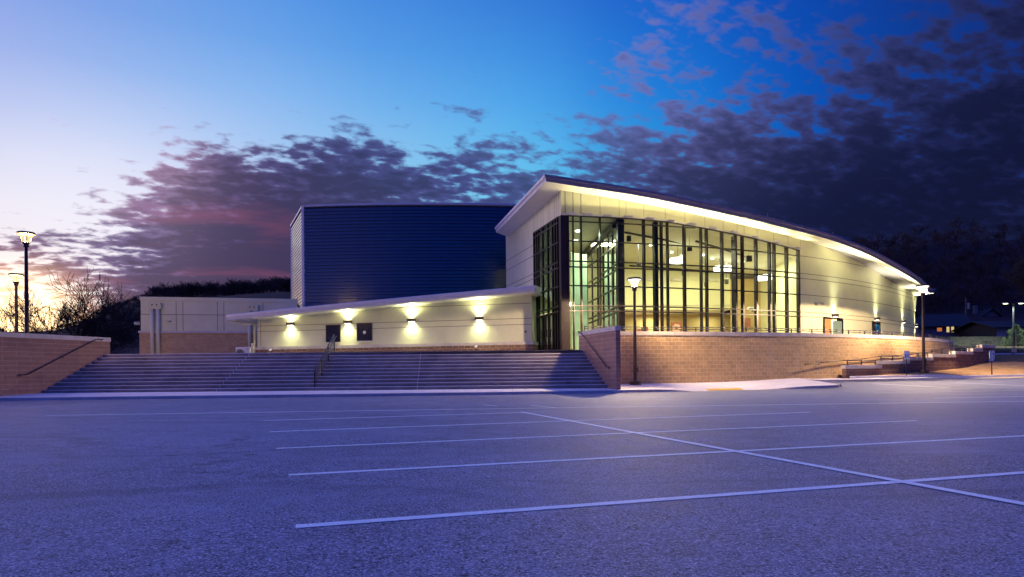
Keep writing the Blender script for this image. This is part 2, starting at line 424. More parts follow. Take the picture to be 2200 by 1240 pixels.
def ribbed():
    m, T, b, out = new_mat('ribbed_metal_cladding')
    v = coords(T)
    n = T.noise(v, .5, 4, .6)
    T.put(b.inputs['Base Color'], T.mix(n, (0.002, 0.046, 0.135, 1), (0.004, 0.060, 0.170, 1)))
    b.inputs['Metallic'].default_value = .0
    b.inputs['Specular IOR Level'].default_value = .6
    b.inputs['Roughness'].default_value = .24
    b.inputs['Coat Weight'].default_value = 1.0; b.inputs['Coat IOR'].default_value = 1.75; b.inputs['Coat Roughness'].default_value = .14
    return m
M['ribbed'] = ribbed()

def glass(name, tint=(0.80, 0.88, 0.84), refl=.9):
    m, T, b, out = new_mat(name)
    T.n.remove(b)
    tr = T.new('ShaderNodeBsdfTransparent'); tr.inputs[0].default_value = c4(tint)
    gl = T.new('ShaderNodeBsdfGlossy'); gl.inputs['Roughness'].default_value = .02; gl.inputs[0].default_value = c4((refl,) * 3)
    lw = T.new('ShaderNodeFresnel'); lw.inputs[0].default_value = 1.5
    mx = T.new('ShaderNodeMixShader')
    T.put(mx.inputs[0], T.m('MULTIPLY_ADD', lw.outputs[0], 1.0, 0.04)); T.l.new(tr.outputs[0], mx.inputs[1]); T.l.new(gl.outputs[0], mx.inputs[2])
    T.l.new(mx.outputs[0], out.inputs[0])
    return m
M['glass'] = glass('clear_glazing')
M['glass_dark'] = glass('tinted_glazing', (0.16, 0.22, 0.22))
def frosted(name, col, k):
    m, T, b, out = new_mat(name); T.n.remove(b)
    tr = T.new('ShaderNodeBsdfTransparent'); e = T.new('ShaderNodeEmission'); e.inputs[0].default_value = c4(col); e.inputs[1].default_value = k
    mx = T.new('ShaderNodeMixShader'); mx.inputs[0].default_value = .42
    T.l.new(tr.outputs[0], mx.inputs[1]); T.l.new(e.outputs[0], mx.inputs[2]); T.l.new(mx.outputs[0], out.inputs[0]); return m
M['lantern_glass'] = frosted('lit_frosted_glass', (1.0, .88, .72), 1.5)
M['lantern_glass_warm'] = frosted('warm_lit_frosted_glass', (1.0, .74, .28), 1.5)

def ceil_tile():
    m, T, b, out = new_mat('ceiling_tile')
    v = coords(T)
    x, y, z = T.sep(v)
    def line(q, s):
        return T.m('GREATER_THAN', T.m('ABSOLUTE', T.m('SUBTRACT', T.m('FRACT', T.m('DIVIDE', q, s)), .5)), .5 - .02 / s)
    j = T.m('MAXIMUM', line(T.m('ADD', x, T.m('MULTIPLY', y, .3)), 1.2), line(T.m('SUBTRACT', y, T.m('MULTIPLY', x, .3)), .6))
    T.put(b.inputs['Base Color'], T.mix(T.m('MULTIPLY', j, .45), (0.62, 0.60, 0.44, 1), (0.25, 0.22, 0.15, 1)))
    b.inputs['Roughness'].default_value = .8
    return m
M['ceiling'] = ceil_tile()

# ------------------------------------------------------------ mesh builder
class MB:
    def __init__(s): s.v = []; s.f = []; s.uv = []
    def quad(s, a, b, c, d, uv=None):
        n = len(s.v); s.v += [tuple(a), tuple(b), tuple(c), tuple(d)]; s.f.append((n, n + 1, n + 2, n + 3)); s.uv.append(uv)
    def poly(s, pts, uv=None):
        n = len(s.v); s.v += [tuple(p) for p in pts]; s.f.append(tuple(range(n, n + len(pts)))); s.uv.append(uv)
    def box(s, c, size, rz=0.0):
        ca, sa = math.cos(rz), math.sin(rz); hx, hy, hz = (q / 2 for q in size)
        P = [(c[0] + x * ca - y * sa, c[1] + x * sa + y * ca, c[2] + z) for z in (-hz, hz) for x, y in ((-hx, -hy), (hx, -hy), (hx, hy), (-hx, hy))]
        for f in ((3, 2, 1, 0), (4, 5, 6, 7), (0, 1, 5, 4), (1, 2, 6, 5), (2, 3, 7, 6), (3, 0, 4, 7)): s.quad(*[P[i] for i in f])
        return s
    def bar(s, p0, p1, w, d, up=(0, 0, 1)):
        """box along p0-p1, w across, d along up"""
        p0 = Vector(p0); p1 = Vector(p1); t = (p1 - p0).normalized(); u = Vector(up); sd = t.cross(u)
        if sd.length < 1e-4: u = Vector((0, 1, 0)); sd = t.cross(u)
        sd.normalize(); u = sd.cross(t).normalized(); a = sd * w / 2; b = u * d / 2
        P = [p0 - a - b, p0 + a - b, p0 + a + b, p0 - a + b, p1 - a - b, p1 + a - b, p1 + a + b, p1 - a + b]
        for f in ((3, 2, 1, 0), (4, 5, 6, 7), (0, 1, 5, 4), (1, 2, 6, 5), (2, 3, 7, 6), (3, 0, 4, 7)): s.quad(*[P[i] for i in f])
        return s
    def slab(s, p0, p1, n, th, z0, z1):
        """upright wall piece from p0 to p1 (2-d), thickness th towards n"""
        n = Vector((n[0], n[1])).normalized() * th
        a = [(p0[0], p0[1]), (p1[0], p1[1]), (p1[0] + n.x, p1[1] + n.y), (p0[0] + n.x, p0[1] + n.y)]
        s.prism(a, z0, z1); return s
    def prism(s, a, z0, z1):
        area = sum(a[i][0] * a[(i + 1) % len(a)][1] - a[(i + 1) % len(a)][0] * a[i][1] for i in range(len(a)))
        if area < 0: a = a[::-1]
        k = len(a)
        z0 = z0 if isinstance(z0, (list, tuple)) else [z0] * k; z1 = z1 if isinstance(z1, (list, tuple)) else [z1] * k
        if area < 0: z0 = z0[::-1]; z1 = z1[::-1]
        for i in range(k):
            j = (i + 1) % k
            s.quad((*a[i], z0[i]), (*a[j], z0[j]), (*a[j], z1[j]), (*a[i], z1[i]))
        s.poly([(*a[i], z1[i]) for i in range(k)]); s.poly([(*a[i], z0[i]) for i in range(k)][::-1])
        return s
    def tube(s, p0, p1, r0, r1=None, n=8, caps=True):
        r1 = r0 if r1 is None else r1
        p0 = Vector(p0); p1 = Vector(p1); t = (p1 - p0).normalized()
        a = t.orthogonal().normalized(); b = t.cross(a)
        i0 = len(s.v)
        for p, r in ((p0, r0), (p1, r1)):
            for k in range(n):
                th = 2 * math.pi * k / n; s.v.append(tuple(p + (a * math.cos(th) + b * math.sin(th)) * r))
        for k in range(n):
            j = (k + 1) % n; s.f.append((i0 + k, i0 + j, i0 + n + j, i0 + n + k)); s.uv.append(None)
        if caps:
            s.f.append(tuple(i0 + k for k in range(n))[::-1]); s.uv.append(None)
            s.f.append(tuple(i0 + n + k for k in range(n))); s.uv.append(None)
        return s
    def path(s, pts, r, n=8):
        for a, b in zip(pts, pts[1:]): s.tube(a, b, r, r, n)
        return s
    def lathe(s, c, prof, n=24):
        i0 = len(s.v)
        for r, z in prof:
            for k in range(n):
                th = 2 * math.pi * k / n; s.v.append((c[0] + r * math.cos(th), c[1] + r * math.sin(th), c[2] + z))
        for i in range(len(prof) - 1):
            for k in range(n):
                j = (k + 1) % n; a = i0 + i * n
                s.f.append((a + k, a + j, a + n + j, a + n + k)); s.uv.append(None)
        return s
    def strip(s, pts, z0, z1, u0=0.0):
        """upright sheet along a plan line; outside on its right-hand side; z0, z1 numbers, lists or functions of x"""
        u = u0
        g = lambda z, i, p: z(p[0]) if callable(z) else (z[i] if isinstance(z, (list, tuple)) else z)
        for i in range(len(pts) - 1):
            p, q = pts[i], pts[i + 1]; du = math.hypot(q[0] - p[0], q[1] - p[1])
            a, b, c, d = g(z0, i, p), g(z0, i + 1, q), g(z1, i + 1, q), g(z1, i, p)
            s.quad((*p, a), (*q, b), (*q, c), (*p, d), [(u, a), (u + du, b), (u + du, c), (u, d)])
            u += du
        return s
    def build(s, name, mat, parent=None, smooth=False, bevel=0.0, origin=None):
        off = Vector((0, 0, 0)); p = parent
        while p is not None: off = off + p.location; p = p.parent
        if origin is not None: off = off + Vector(origin)
        me = bpy.data.meshes.new(name)
        me.from_pydata([(v[0] - off.x, v[1] - off.y, v[2] - off.z) for v in s.v], [], s.f)
        uvl = me.uv_layers.new(name='UVMap').data
        for pl, uv in zip(me.polygons, s.uv):
            nrm = pl.normal
            for j, li in enumerate(pl.loop_indices):
                co = s.v[me.loops[li].vertex_index]
                if uv: uvl[li].uv = uv[j]
                elif abs(nrm.z) > .7: uvl[li].uv = (co[0], co[1])
                else:
                    L = math.hypot(nrm.x, nrm.y) or 1; uvl[li].uv = ((-nrm.y * co[0] + nrm.x * co[1]) / L, co[2])
        if smooth:
            for pl in me.polygons: pl.use_smooth = True
        if isinstance(mat, str): mat = M[mat]
        me.materials.append(mat)
        o = bpy.data.objects.new(name, me); COL.objects.link(o)
        if parent is not None: o.parent = parent
        if origin is not None: o.location = Vector(origin)
        if bevel:
            bm = bmesh.new(); bm.from_mesh(me)
            bmesh.ops.remove_doubles(bm, verts=bm.verts, dist=1e-5)
            es = [e for e in bm.edges if len(e.link_faces) == 2 and e.calc_face_angle(0) > .6]
            bmesh.ops.bevel(bm, geom=es, offset=bevel, segments=1, affect='EDGES')
            bm.to_mesh(me); bm.free()
        return o
def tag(o, label=None, cat=None, group=None, kind=None):
    if label: o['label'] = label
    if cat: o['category'] = cat
    if group: o['group'] = group
    if kind: o['kind'] = kind
    return o
def thing(name, loc, label, cat, group=None):
    o = bpy.data.objects.new(name, None); COL.objects.link(o); o.location = Vector(loc)
    o.empty_display_size = .3
    return tag(o, label, cat, group)
def copy_tree(o, parent=None):
    c = o.copy(); COL.objects.link(c); c.parent = parent
    if 'label' in c: del c['label']
    for ch in list(o.children): copy_tree(ch, c)
    return c
def lamp(kind, name, parent, loc, energy, color, **kw):
    d = bpy.data.lights.new(name, kind); d.energy = energy; d.color = color
    for k, v in kw.items(): setattr(d, k, v)
    o = bpy.data.objects.new(name, d); COL.objects.link(o); o.parent = parent; o.location = loc
    return o
def grid(name, mat, xs, ys, zf, parent=None, smooth=True, xf=None):
    vs = []; fs = []
    for y in ys:
        for x in xs:
            X, Y = (x, y) if xf is None else xf(x, y)
            vs.append((X, Y, zf(X, Y) if xf is None else zf(x, y)))
    n = len(xs)
    for j in range(len(ys) - 1):
        for i in range(n - 1): fs.append((j * n + i, j * n + i + 1, (j + 1) * n + i + 1, (j + 1) * n + i))
    b = MB(); b.v = vs; b.f = fs; b.uv = [None] * len(fs)
    return b.build(name, mat, parent, smooth=smooth)

# ------------------------------------------------------------ plan curves
def polyline(pts):
    xs = [p[0] for p in pts]; ys = [p[1] for p in pts]
    return lambda x: float(np.interp(x, xs, ys))
curb_y = polyline([(-70, 24.0), (-20.7, 27.6), (-7.9, 28.3), (0, 28.8), (4.74, 29.6), (8, 30.6), (11.2, 31.7), (15.2, 32.6), (15.75, 32.95), (16.05, 33.4)])
far_curb_y = polyline([(15.9, 36.7), (18.6, 37.0), (30, 38.6), (45, 41), (90, 48)])
_rx = [4.0, 5.73, 11.0, 16.3, 20.7, 23.9, 26.4, 30.0, 33.4]
_ry = [34.55, 34.95, 36.3, 38.3, 40.5, 42.6, 44.5, 47.8, 51.6]
_rc = np.polyfit(_rx, _ry, 3)
def ret_y(x): return float(np.polyval(_rc, x))
def ret_pts(x0, x1, n):
    return [(x0 + (x1 - x0) * i / n, ret_y(x0 + (x1 - x0) * i / n)) for i in range(n + 1)]
_f = np.array([(1208, 39.0), (1335, 39.6), (1440, 40.6), (1540, 42.0), (1640, 43.5), (1722, 44.9), (1822, 48.1), (1893, 52.3), (1964, 59.6)])
_fx = [xat(p, d) for p, d in _f]
_fc = np.polyfit(_fx, _f[:, 1], 4)
def fac_y(x): return float(np.polyval(_fc, x))
def fac_at(px):                      # where the front wall stands along a line of sight
    D = 42.0
    for _ in range(60): D = .5 * D + .5 * fac_y(xat(px, D))
    return xat(px, D), fac_y(xat(px, D))
def fac_n(x):
    s = (fac_y(x + .05) - fac_y(x - .05)) / .1
    n = Vector((s, -1.0)).normalized(); return n
PLAZA = 2.30
TOPZ = 2.21

# ------------------------------------------------------------ ground
def ground_z(x, y):
    g = 0.0055 * y - .12
    if y < 36: return g
    return g + min(2.0, (y - 36) * .11) * (1 if x > 16 else .0) + (1.9 * smooth((y - 60) / 20) if x <= 16 else 0)
xs = [-600, -300, -160, -100] + list(range(-80, 16, 6)) + [16.5] + list(range(20, 100, 5)) + [160, 300, 600]
ys = [-400, -150, -60, -20, 0, 10, 20, 28, 32, 36, 40, 44, 48, 52, 56, 60, 66, 72, 80, 100]
tag(grid('ground', 'ground', xs, ys, ground_z), kind='structure')

lot = grid('parking_lot', 'asphalt', [-70, -45, -30, -20, -10, 0, 6] + [8 + i for i in range(0, 14)] + [24, 30, 45, 90],
           [-25, -10, 0, 5, 10, 15, 20, 24, 28, 29, 30, 31, 32, 33, 34, 35, 36, 37, 38, 39, 42], lot_z, smooth=False)
# the sheet is cut back to the kerb so it does not run under the pavement
me = lot.data
for v in me.vertices:
    lim = (curb_y(v.co.x) if v.co.x < 16.05 else far_curb_y(v.co.x)) + .05
    if v.co.y > lim: v.co.y = lim; v.co.z = lot_z(v.co.x, lim)
tag(lot, kind='structure')

def painted(p0, p1, w, dz=.004):
    a = on_lot(*p0); b = on_lot(*p1)
    t = (b - a); n = Vector((-t.y, t.x, 0)).normalized() * w / 2
    m = MB(); k = max(1, int(t.length / 1.0))
    for i in range(k):
        p = a.lerp(b, i / k); q = a.lerp(b, (i + 1) / k)
        c = [p - n, q - n, q + n, p + n]
        m.poly([(v.x, v.y, lot_z(v.x, v.y) + dz) for v in c])
    return m.build('painted_line', 'paint_white', lot)
for i, (a, b, w) in enumerate([((635, 1132), (2400, 1001), .115), ((620, 1021), (2330, 930), .115), ((594, 964), (1970, 904), .11), ((580, 928), (1740, 886), .125),
                ((566, 904), (1130, 886.5), .13), ((100, 893), (1100, 878), .14), ((1100, 878), (2300, 861), .14),
                ((1140, 871), (1200, 877), .08), ((1300, 860.5), (1445, 859), .08), ((2005, 856), (2400, 848), .15),
                ((1873, 824.5), (2039, 833), .15), ((2054, 822.5), (2200, 829), .10), ((1881, 845), (2300, 836.5), .10), ((1040, 870), (1068, 873), .08)]):
    painted(a, b, w)
painted((1122, 886), (2330, 1108), .12, .007)

# kerbs
def ramp_f(x):                       # kerb drops to nothing at the ramp
    if x < 6.4 or x > 14.4: return 1.0
    if x < 8.6: return 1 - smooth((x - 6.4) / 2.2)
    if x < 11.2: return 0.0
    return smooth((x - 11.2) / 3.2)
def walk_z(x, y):
    c = curb_y(x); base = lot_z(x, c) + .13 * max(.03, ramp_f(x))
    full = lot_z(x, c) + .13
    slope = .035 + .02 * smooth((x - 9) / 7)
    t = smooth((y - c) / 2.0)
    return (base * (1 - t) + full * t) + slope * max(0, y - c)
m = MB()
cx = [-70 + i for i in range(0, 50)] + [-20 + i * .5 for i in range(0, 71)] + [15.4, 15.6, 15.75, 15.9, 16.0, 16.05]
cx = sorted(set(round(v, 3) for v in cx))
prev = None
for x in cx:
    y = curb_y(x); zl = lot_z(x, y); h = .13 * max(.03, ramp_f(x))
    pr = [(x, y - .42, zl + .006), (x, y - .03, zl - .0 + .012), (x, y + .01, zl + h - .015 if h > .02 else zl + h), (x, y + .03, zl + h + .004), (x, y + .17, walk_z(x, y + .17) + .004)]
    if prev:
        for i in range(4): m.quad(prev[i], pr[i], pr[i + 1], prev[i + 1])
    prev = pr
# the return of the island tip
e0 = prev; edge = [(16.05, 33.4), (16.1, 34.0), (16.05, 35.2), (15.98, 36.2), (15.9, 36.75)]
for (x0, y0), (x1, y1) in zip(edge, edge[1:]):
    for sgn in (0,):
        a = (x0 + .10, y0, lot_z(x0, y0) + .006); b = (x1 + .10, y1, lot_z(x1, y1) + .006)
        c = (x1, y1, max(walk_z(15.9, y1), lot_z(x1, y1) + .02) + .004); d = (x0, y0, walk_z(15.9, y0) + .004)
        m.quad(a, b, c, d); m.quad(d, c, (x1 - .16, y1, c[2]), (x0 - .16, y0, d[2]))
        a2 = (x0 + .45, y0 - .05, a[2] + .002); b2 = (x1 + .45, y1, b[2] + .002); m.quad(a2, b2, (b[0], b[1], b[2] + .004), (a[0], a[1], a[2] + .004))
tag(m.build('kerb', 'curb'), kind='structure')
m = MB(); prev = None
def farwalk_z(x, y): return lot_z(x, far_curb_y(x)) + .12 * (0.25 + .75 * (1 - smooth((x - 24.5) / 1.2) * smooth((31 - x) / 1.2))) + .02 * max(0, y - far_curb_y(x))
for i in range(0, 75):
    x = 15.9 + i * 1.0; y = far_curb_y(x); zl = lot_z(x, y); zt = farwalk_z(x, y)
    pr = [(x, y - .42, zl + .006), (x, y - .02, zl + .01), (x, y + .01, zt - .01), (x, y + .03, zt + .004), (x, y + .17, zt + .008)]
    if prev:
        for k in range(4): m.quad(prev[k], pr[k], pr[k + 1], prev[k + 1])
    prev = pr
tag(m.build('kerb', 'curb'), kind='structure')

# pavement along the kerb and round the foot of the block wall
xsw = [-70 + 2 * i for i in range(25)] + [-20 + i * .5 for i in range(0, 72)] + [15.95]
def back_y(x): return 32.2 if x < 4.3 else min(ret_y(x) + .1, ret_y(x) + .1)
def wf(i, t): x = xsw[int(i)]; c = curb_y(x) + .02; return x, c + (back_y(x) - c) * t
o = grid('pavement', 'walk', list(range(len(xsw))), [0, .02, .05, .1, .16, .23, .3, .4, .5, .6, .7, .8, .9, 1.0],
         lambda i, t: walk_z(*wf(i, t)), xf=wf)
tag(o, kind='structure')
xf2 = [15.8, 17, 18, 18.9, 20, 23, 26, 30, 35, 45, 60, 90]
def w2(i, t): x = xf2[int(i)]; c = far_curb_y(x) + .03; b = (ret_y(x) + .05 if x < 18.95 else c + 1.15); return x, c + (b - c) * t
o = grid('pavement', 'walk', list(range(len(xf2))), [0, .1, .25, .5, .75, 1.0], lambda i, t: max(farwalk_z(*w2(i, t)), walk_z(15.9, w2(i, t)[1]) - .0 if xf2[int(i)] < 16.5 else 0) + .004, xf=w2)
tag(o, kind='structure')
# yellow tactile strips at the two dropped kerbs
m = MB()
def pad(x0, x1, fy, zf, d0, d1):
    k = 8; mm = MB()
    for i in range(k):
        a = x0 + (x1 - x0) * i / k; b = x0 + (x1 - x0) * (i + 1) / k
        mm.poly([(a, fy(a) + d0, zf(a, fy(a) + d0) + .012), (b, fy(b) + d0, zf(b, fy(b) + d0) + .012), (b, fy(b) + d1, zf(b, fy(b) + d1) + .012), (a, fy(a) + d1, zf(a, fy(a) + d1) + .012)])
    return mm.build('tactile_strip', 'yellow_pad')
p = pad(9.0, 10.8, curb_y, walk_z, .25, .85)
tag(p, 'yellow tactile strip at the dropped kerb in front of the round block wall', 'tactile strip')
p = pad(25.6, 30.0, far_curb_y, farwalk_z, .25, .8)
tag(p, 'yellow tactile strip on the far pavement below the grass bank', 'tactile strip')

# planter kerb, dry grass bank, ramp behind the low wall
m = MB(); prev = None
def pk_y(x): return far_curb_y(x) + 1.15
for i in range(0, 70):
    x = 18.95 + i; y = pk_y(x); z = farwalk_z(x, y)
    pr = [(x, y, z), (x, y + .01, z + .13), (x, y + .16, z + .14), (x, y + .17, z + .05)]
    if prev:
        for k in range(3): m.quad(prev[k], pr[k], pr[k + 1], prev[k + 1])
    else: m.quad(*pr)
    prev = pr
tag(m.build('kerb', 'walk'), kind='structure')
def bank_z(x, y):
    b = farwalk_z(x, pk_y(x)) + .10
    d = max(0, y - pk_y(x))
    lim = 2.05 - .35 * smooth((x - 38) / 20)
    r = random.Random(int(x * 31) * 7919 + int(y * 17)).uniform(-.02, .02)
    return min(b + .095 * d, lim) + r
xg = [18.9 + i * .8 for i in range(0, 60)] + [70, 90]
def bf(i, t): x = xg[int(i)]; c = pk_y(x) + .15; return x, c + (54.0 - c) * t
tag(grid('grass_bank', 'dry_grass', list(range(len(xg))), [k / 24 for k in range(25)], lambda i, t: bank_z(*bf(i, t)), xf=bf), kind='structure')
# street beyond
tag(grid('street', 'asphalt', [28, 40, 60, 90, 160], [53.5, 60, 66, 72, 79], lambda x, y: 1.95 + (y - 52) * .033, smooth=False), kind='structure')
m = MB(); m.prism([(28, 79), (160, 79), (160, 79.9), (28, 79.9)], 2.6, 3.0); tag(m.build('kerb', 'walk'), kind='structure')
tag(grid('verge', 'dim_grass', [28, 45, 60, 90, 160], [79.9, 86, 92, 99], lambda x, y: 2.98 + (y - 79.9) * .06), kind='structure')

# terrace behind the block wall and plaza at the head of the steps
def front_edge(x): return 33.9 if x < 4.2 else ret_y(x) + .2
tx = [-34, -28, -22, -16, -10, -4, 0, 3, 4.2] + [5 + i for i in range(0, 29)]
m = MB()
for a, b in zip(tx, tx[1:]):
    ya, yb = front_edge(a), front_edge(b)
    m.quad((a, ya, TOPZ + .002), (b, yb, TOPZ + .002), (b, 64, PLAZA), (a, 64, PLAZA))
tag(m.build('plaza', 'terrace'), kind='structure')
# raised lawn left of the steps
m = MB(); m.prism([(-70, 24.4), (-23.3, 24.4), (-21.95, 29.5), (-20.4, 34.3), (-20.4, 40), (-34.2, 40), (-34.2, 70), (-70, 70)], 0, 2.18)
tag(m.build('raised_lawn', 'dim_grass'), kind='structure')

# ------------------------------------------------------------ steps
NR = 11
def lw_x(y): return -21.7 + (y - 28.9) * (1.6 / 5.2)      # inner face of the left cheek wall
def rw_x(y): return 4.61 + (y - 30.2) * (-1.2 / 4.5)      # inner face of the right cheek wall
S0 = .36; RISE = (TOPZ - S0) / NR
def step_y(i, right): return (30.72 if not right else 31.2) + i * .302
st = MB()
for i in range(NR):
    zl = S0 + i * RISE if i else .15
    zt = S0 + (i + 1) * RISE
    yl, yr = step_y(i, 0), step_y(i, 1); yl2, yr2 = (step_y(i + 1, 0), step_y(i + 1, 1)) if i < NR - 1 else (yl + 1.2, yr + 1.2)
    def P(y_l, y_r, z): return (lw_x(y_l) - .1, y_l, z), (rw_x(y_r) + .1, y_r, z)
    a, b = P(yl + .02, yr + .02, zl); c, d = P(yl, yr, zt - .03)[::-1], None
    l0, r0 = P(yl + .02, yr + .02, zl); l1, r1 = P(yl, yr, zt - .028); l2, r2 = P(yl - .012, yr - .012, zt - .02); l3, r3 = P(yl, yr, zt); l4, r4 = P(yl2 + .02, yr2 + .02, zt)
    for (p, q), (s_, t_) in (((l0, r0), (l1, r1)), ((l1, r1), (l2, r2)), ((l2, r2), (l3, r3)), ((l3, r3), (l4, r4))):
        st.quad(p, q, t_, s_)
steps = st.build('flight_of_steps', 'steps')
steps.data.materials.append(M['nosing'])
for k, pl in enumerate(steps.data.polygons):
    if k % 4: pl.material_index = 1  # treads and edges take the colour with the light painted in
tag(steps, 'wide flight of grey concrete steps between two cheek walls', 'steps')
def step_joint(px0, px1):
    m = MB()
    x0 = xat(px0, 31.0, 836); x1 = xat(px1, 34, 760)
    for i in range(NR):
        f = i / (NR - 1); x = x0 + (x1 - x0) * f
        fx = (x - lw_x(31)) / (rw_x(31) - lw_x(31))
        y = step_y(i, 0) * (1 - fx) + step_y(i, 1) * fx
        z0 = S0 + i * RISE; z1 = z0 + RISE
        m.quad((x - .012, y - .016, z0), (x + .012, y - .016, z0), (x + .012, y - .016, z1 + .003), (x - .012, y - .016, z1 + .003))
        m.quad((x - .012, y - .016, z1 + .004), (x + .012, y - .016, z1 + .004), (x + .012, y + .3, z1 + .004), (x - .012, y + .3, z1 + .004))
    m.build('joint_strip', 'walk', steps)
step_joint(896, 904); step_joint(468, 536)

# ------------------------------------------------------------ masonry walls
def capped_wall(name, pts, th, z0, z1, cap_h, body_mat, label, cat, cap_over=.025, side=1, endcap=True):
    """pts: plan line of the seen face, outside on the right of the direction of travel; thickness goes to the left"""
    r = thing(name, (pts[0][0], pts[0][1], z0), label, cat)
    def offs(d):
        o = []
        for i, p in enumerate(pts):
            a = pts[max(0, i - 1)]; b = pts[min(len(pts) - 1, i + 1)]
            t = Vector((b[0] - a[0], b[1] - a[1])).normalized(); n = Vector((-t.y, t.x)); o.append((p[0] + n.x * d, p[1] + n.y * d))
        return o
    inner = offs(th)
    b = MB(); b.strip(pts, z0, z1 - cap_h); b.strip(inner[::-1], z0, z1 - cap_h)
    b.strip([inner[0], pts[0]], z0, z1 - cap_h); b.strip([pts[-1], inner[-1]], z0, z1 - cap_h)
    b.build('block_body', body_mat, r)
    out = offs(-cap_over); inn = offs(th + cap_over)
    def ext(l):
        a, b_ = Vector(l[0]), Vector(l[1]); c, d = Vector(l[-2]), Vector(l[-1])
        return [tuple(a - (b_ - a).normalized() * cap_over)] + l[1:-1] + [tuple(d + (d - c).normalized() * cap_over)]
    out, inn = ext(out), ext(inn)
    c = MB(); c.strip(out, z1 - cap_h, z1); c.strip(inn[::-1], z1 - cap_h, z1)
    c.strip([inn[0], out[0]], z1 - cap_h, z1); c.strip([out[-1], inn[-1]], z1 - cap_h, z1)
    for i in range(len(out) - 1):
        c.quad((*out[i], z1), (*out[i + 1], z1), (*inn[i + 1], z1), (*inn[i], z1))
        c.quad((*inn[i], z1 - cap_h), (*inn[i + 1], z1 - cap_h), (*out[i + 1], z1 - cap_h), (*out[i], z1 - cap_h))
    c.build('cap', 'cap', r)
    # butt joints of the cap stones
    j = MB(); acc = 0.0; nxt = 1.0
    for p, q in zip(out, out[1:]):
        L = math.hypot(q[0] - p[0], q[1] - p[1])
        while nxt < acc + L:
            f = (nxt - acc) / L; x = p[0] + (q[0] - p[0]) * f; y = p[1] + (q[1] - p[1]) * f
            t = Vector((q[0] - p[0], q[1] - p[1])).normalized(); n = Vector((t.y, -t.x)) * .002
            j.quad((x - t.x * .006 + n.x, y - t.y * .006 + n.y, z1 - cap_h), (x + t.x * .006 + n.x, y + t.y * .006 + n.y, z1 - cap_h),
                   (x + t.x * .006 + n.x, y + t.y * .006 + n.y, z1), (x - t.x * .006 + n.x, y - t.y * .006 + n.y, z1))
            nxt += 1.22
        acc += L
    if j.f: j.build('cap_joint', 'joint', r)
    return r
capped_wall('cheek_wall', [(rw_x(34.7), 34.7), (rw_x(30.2), 30.2)], .21, .1, 3.13, .2, 'block_smooth',
            'plum brown block cheek wall at the right end of the steps, beside the round block wall', 'wall')
capped_wall('cheek_wall', [(lw_x(21.0) - .4, 21.0), (lw_x(28.9), 28.9), (lw_x(34.15), 34.15)], .3, 0.0, 3.05, .2, 'block_smooth',
            'plum brown block cheek wall at the left end of the steps, below the two lamps', 'wall')
rp = ret_pts(4.0, 33.2, 60) + [(33.75, 52.6), (33.95, 54.0), (33.7, 57.0)]
capped_wall('round_block_wall', rp, .32, .1, 3.16, .2, 'block_rough',
            'long curved tan split block wall under the glass lobby, with pale cap', 'wall')

# stepped low wall beside the ramp
lx = [xat(p, d) for p, d in ((1817, 38.35), (1892, 39.2), (1952, 40.6), (2003, 42.0), (2052, 43.6), (2090, 45.4), (2110, 46.6), (2137, 48.3))]
ld = [38.35, 39.2, 40.6, 42.0, 43.6, 45.4, 46.6, 48.3]
ly_top = [784.5, 775, 767.5, 761, 755, 749, 741.5]
LW = thing('stepped_wall', (lx[0], ld[0], .6), 'low dark block wall stepping up beside the ramp, behind the right lamp', 'wall')
seg = []
for i in range(7):
    pm = [1817, 1892, 1952, 2003, 2052, 2090, 2110, 2137]
    zt = zat((pm[i] + pm[i + 1]) / 2, ly_top[i], (ld[i] + ld[i + 1]) / 2)
    p, q = Vector((lx[i], ld[i])), Vector((lx[i + 1], ld[i + 1])); t = (q - p).normalized(); n = Vector((-t.y, t.x)) * .3
    seg.append((p, q, zt))
    b = MB(); L = (q - p).length
    b.strip([tuple(p), tuple(q)], .2, zt - .2, u0=i * 2.03); b.strip([tuple(q), tuple(q + n)], .2, zt - .2); b.strip([tuple(q + n), tuple(p + n)], .2, zt - .2)
    b.strip([tuple(p + n), tuple(p)], .2, zt - .2)
    b.build('block_body', 'block_dark', LW)
    c = MB(); e = t * .06; s_ = Vector((t.y, -t.x)) * .03
    c.prism([tuple(p - e + s_), tuple(q + e + s_), tuple(q + e + n - s_), tuple(p - e + n - s_)], zt - .2, zt)
    c.build('cap', 'cap', LW, bevel=.01)
# ramp surface climbing between the two walls
m = MB()
for i in range(12):
    xa = 18.9 + i * 1.25; xb = xa + 1.25
    la = lambda x: float(np.interp(x, lx, ld)) + .28
    za = .74 + i * .125; zb = za + .125
    m.quad((xa, la(xa), za), (xb, la(xb), zb), (xb, ret_y(min(xb, 33.2)) + .05, zb), (xa, ret_y(min(xa, 33.2)) + .05, za))
tag(m.build('ramp', 'walk'), kind='structure')

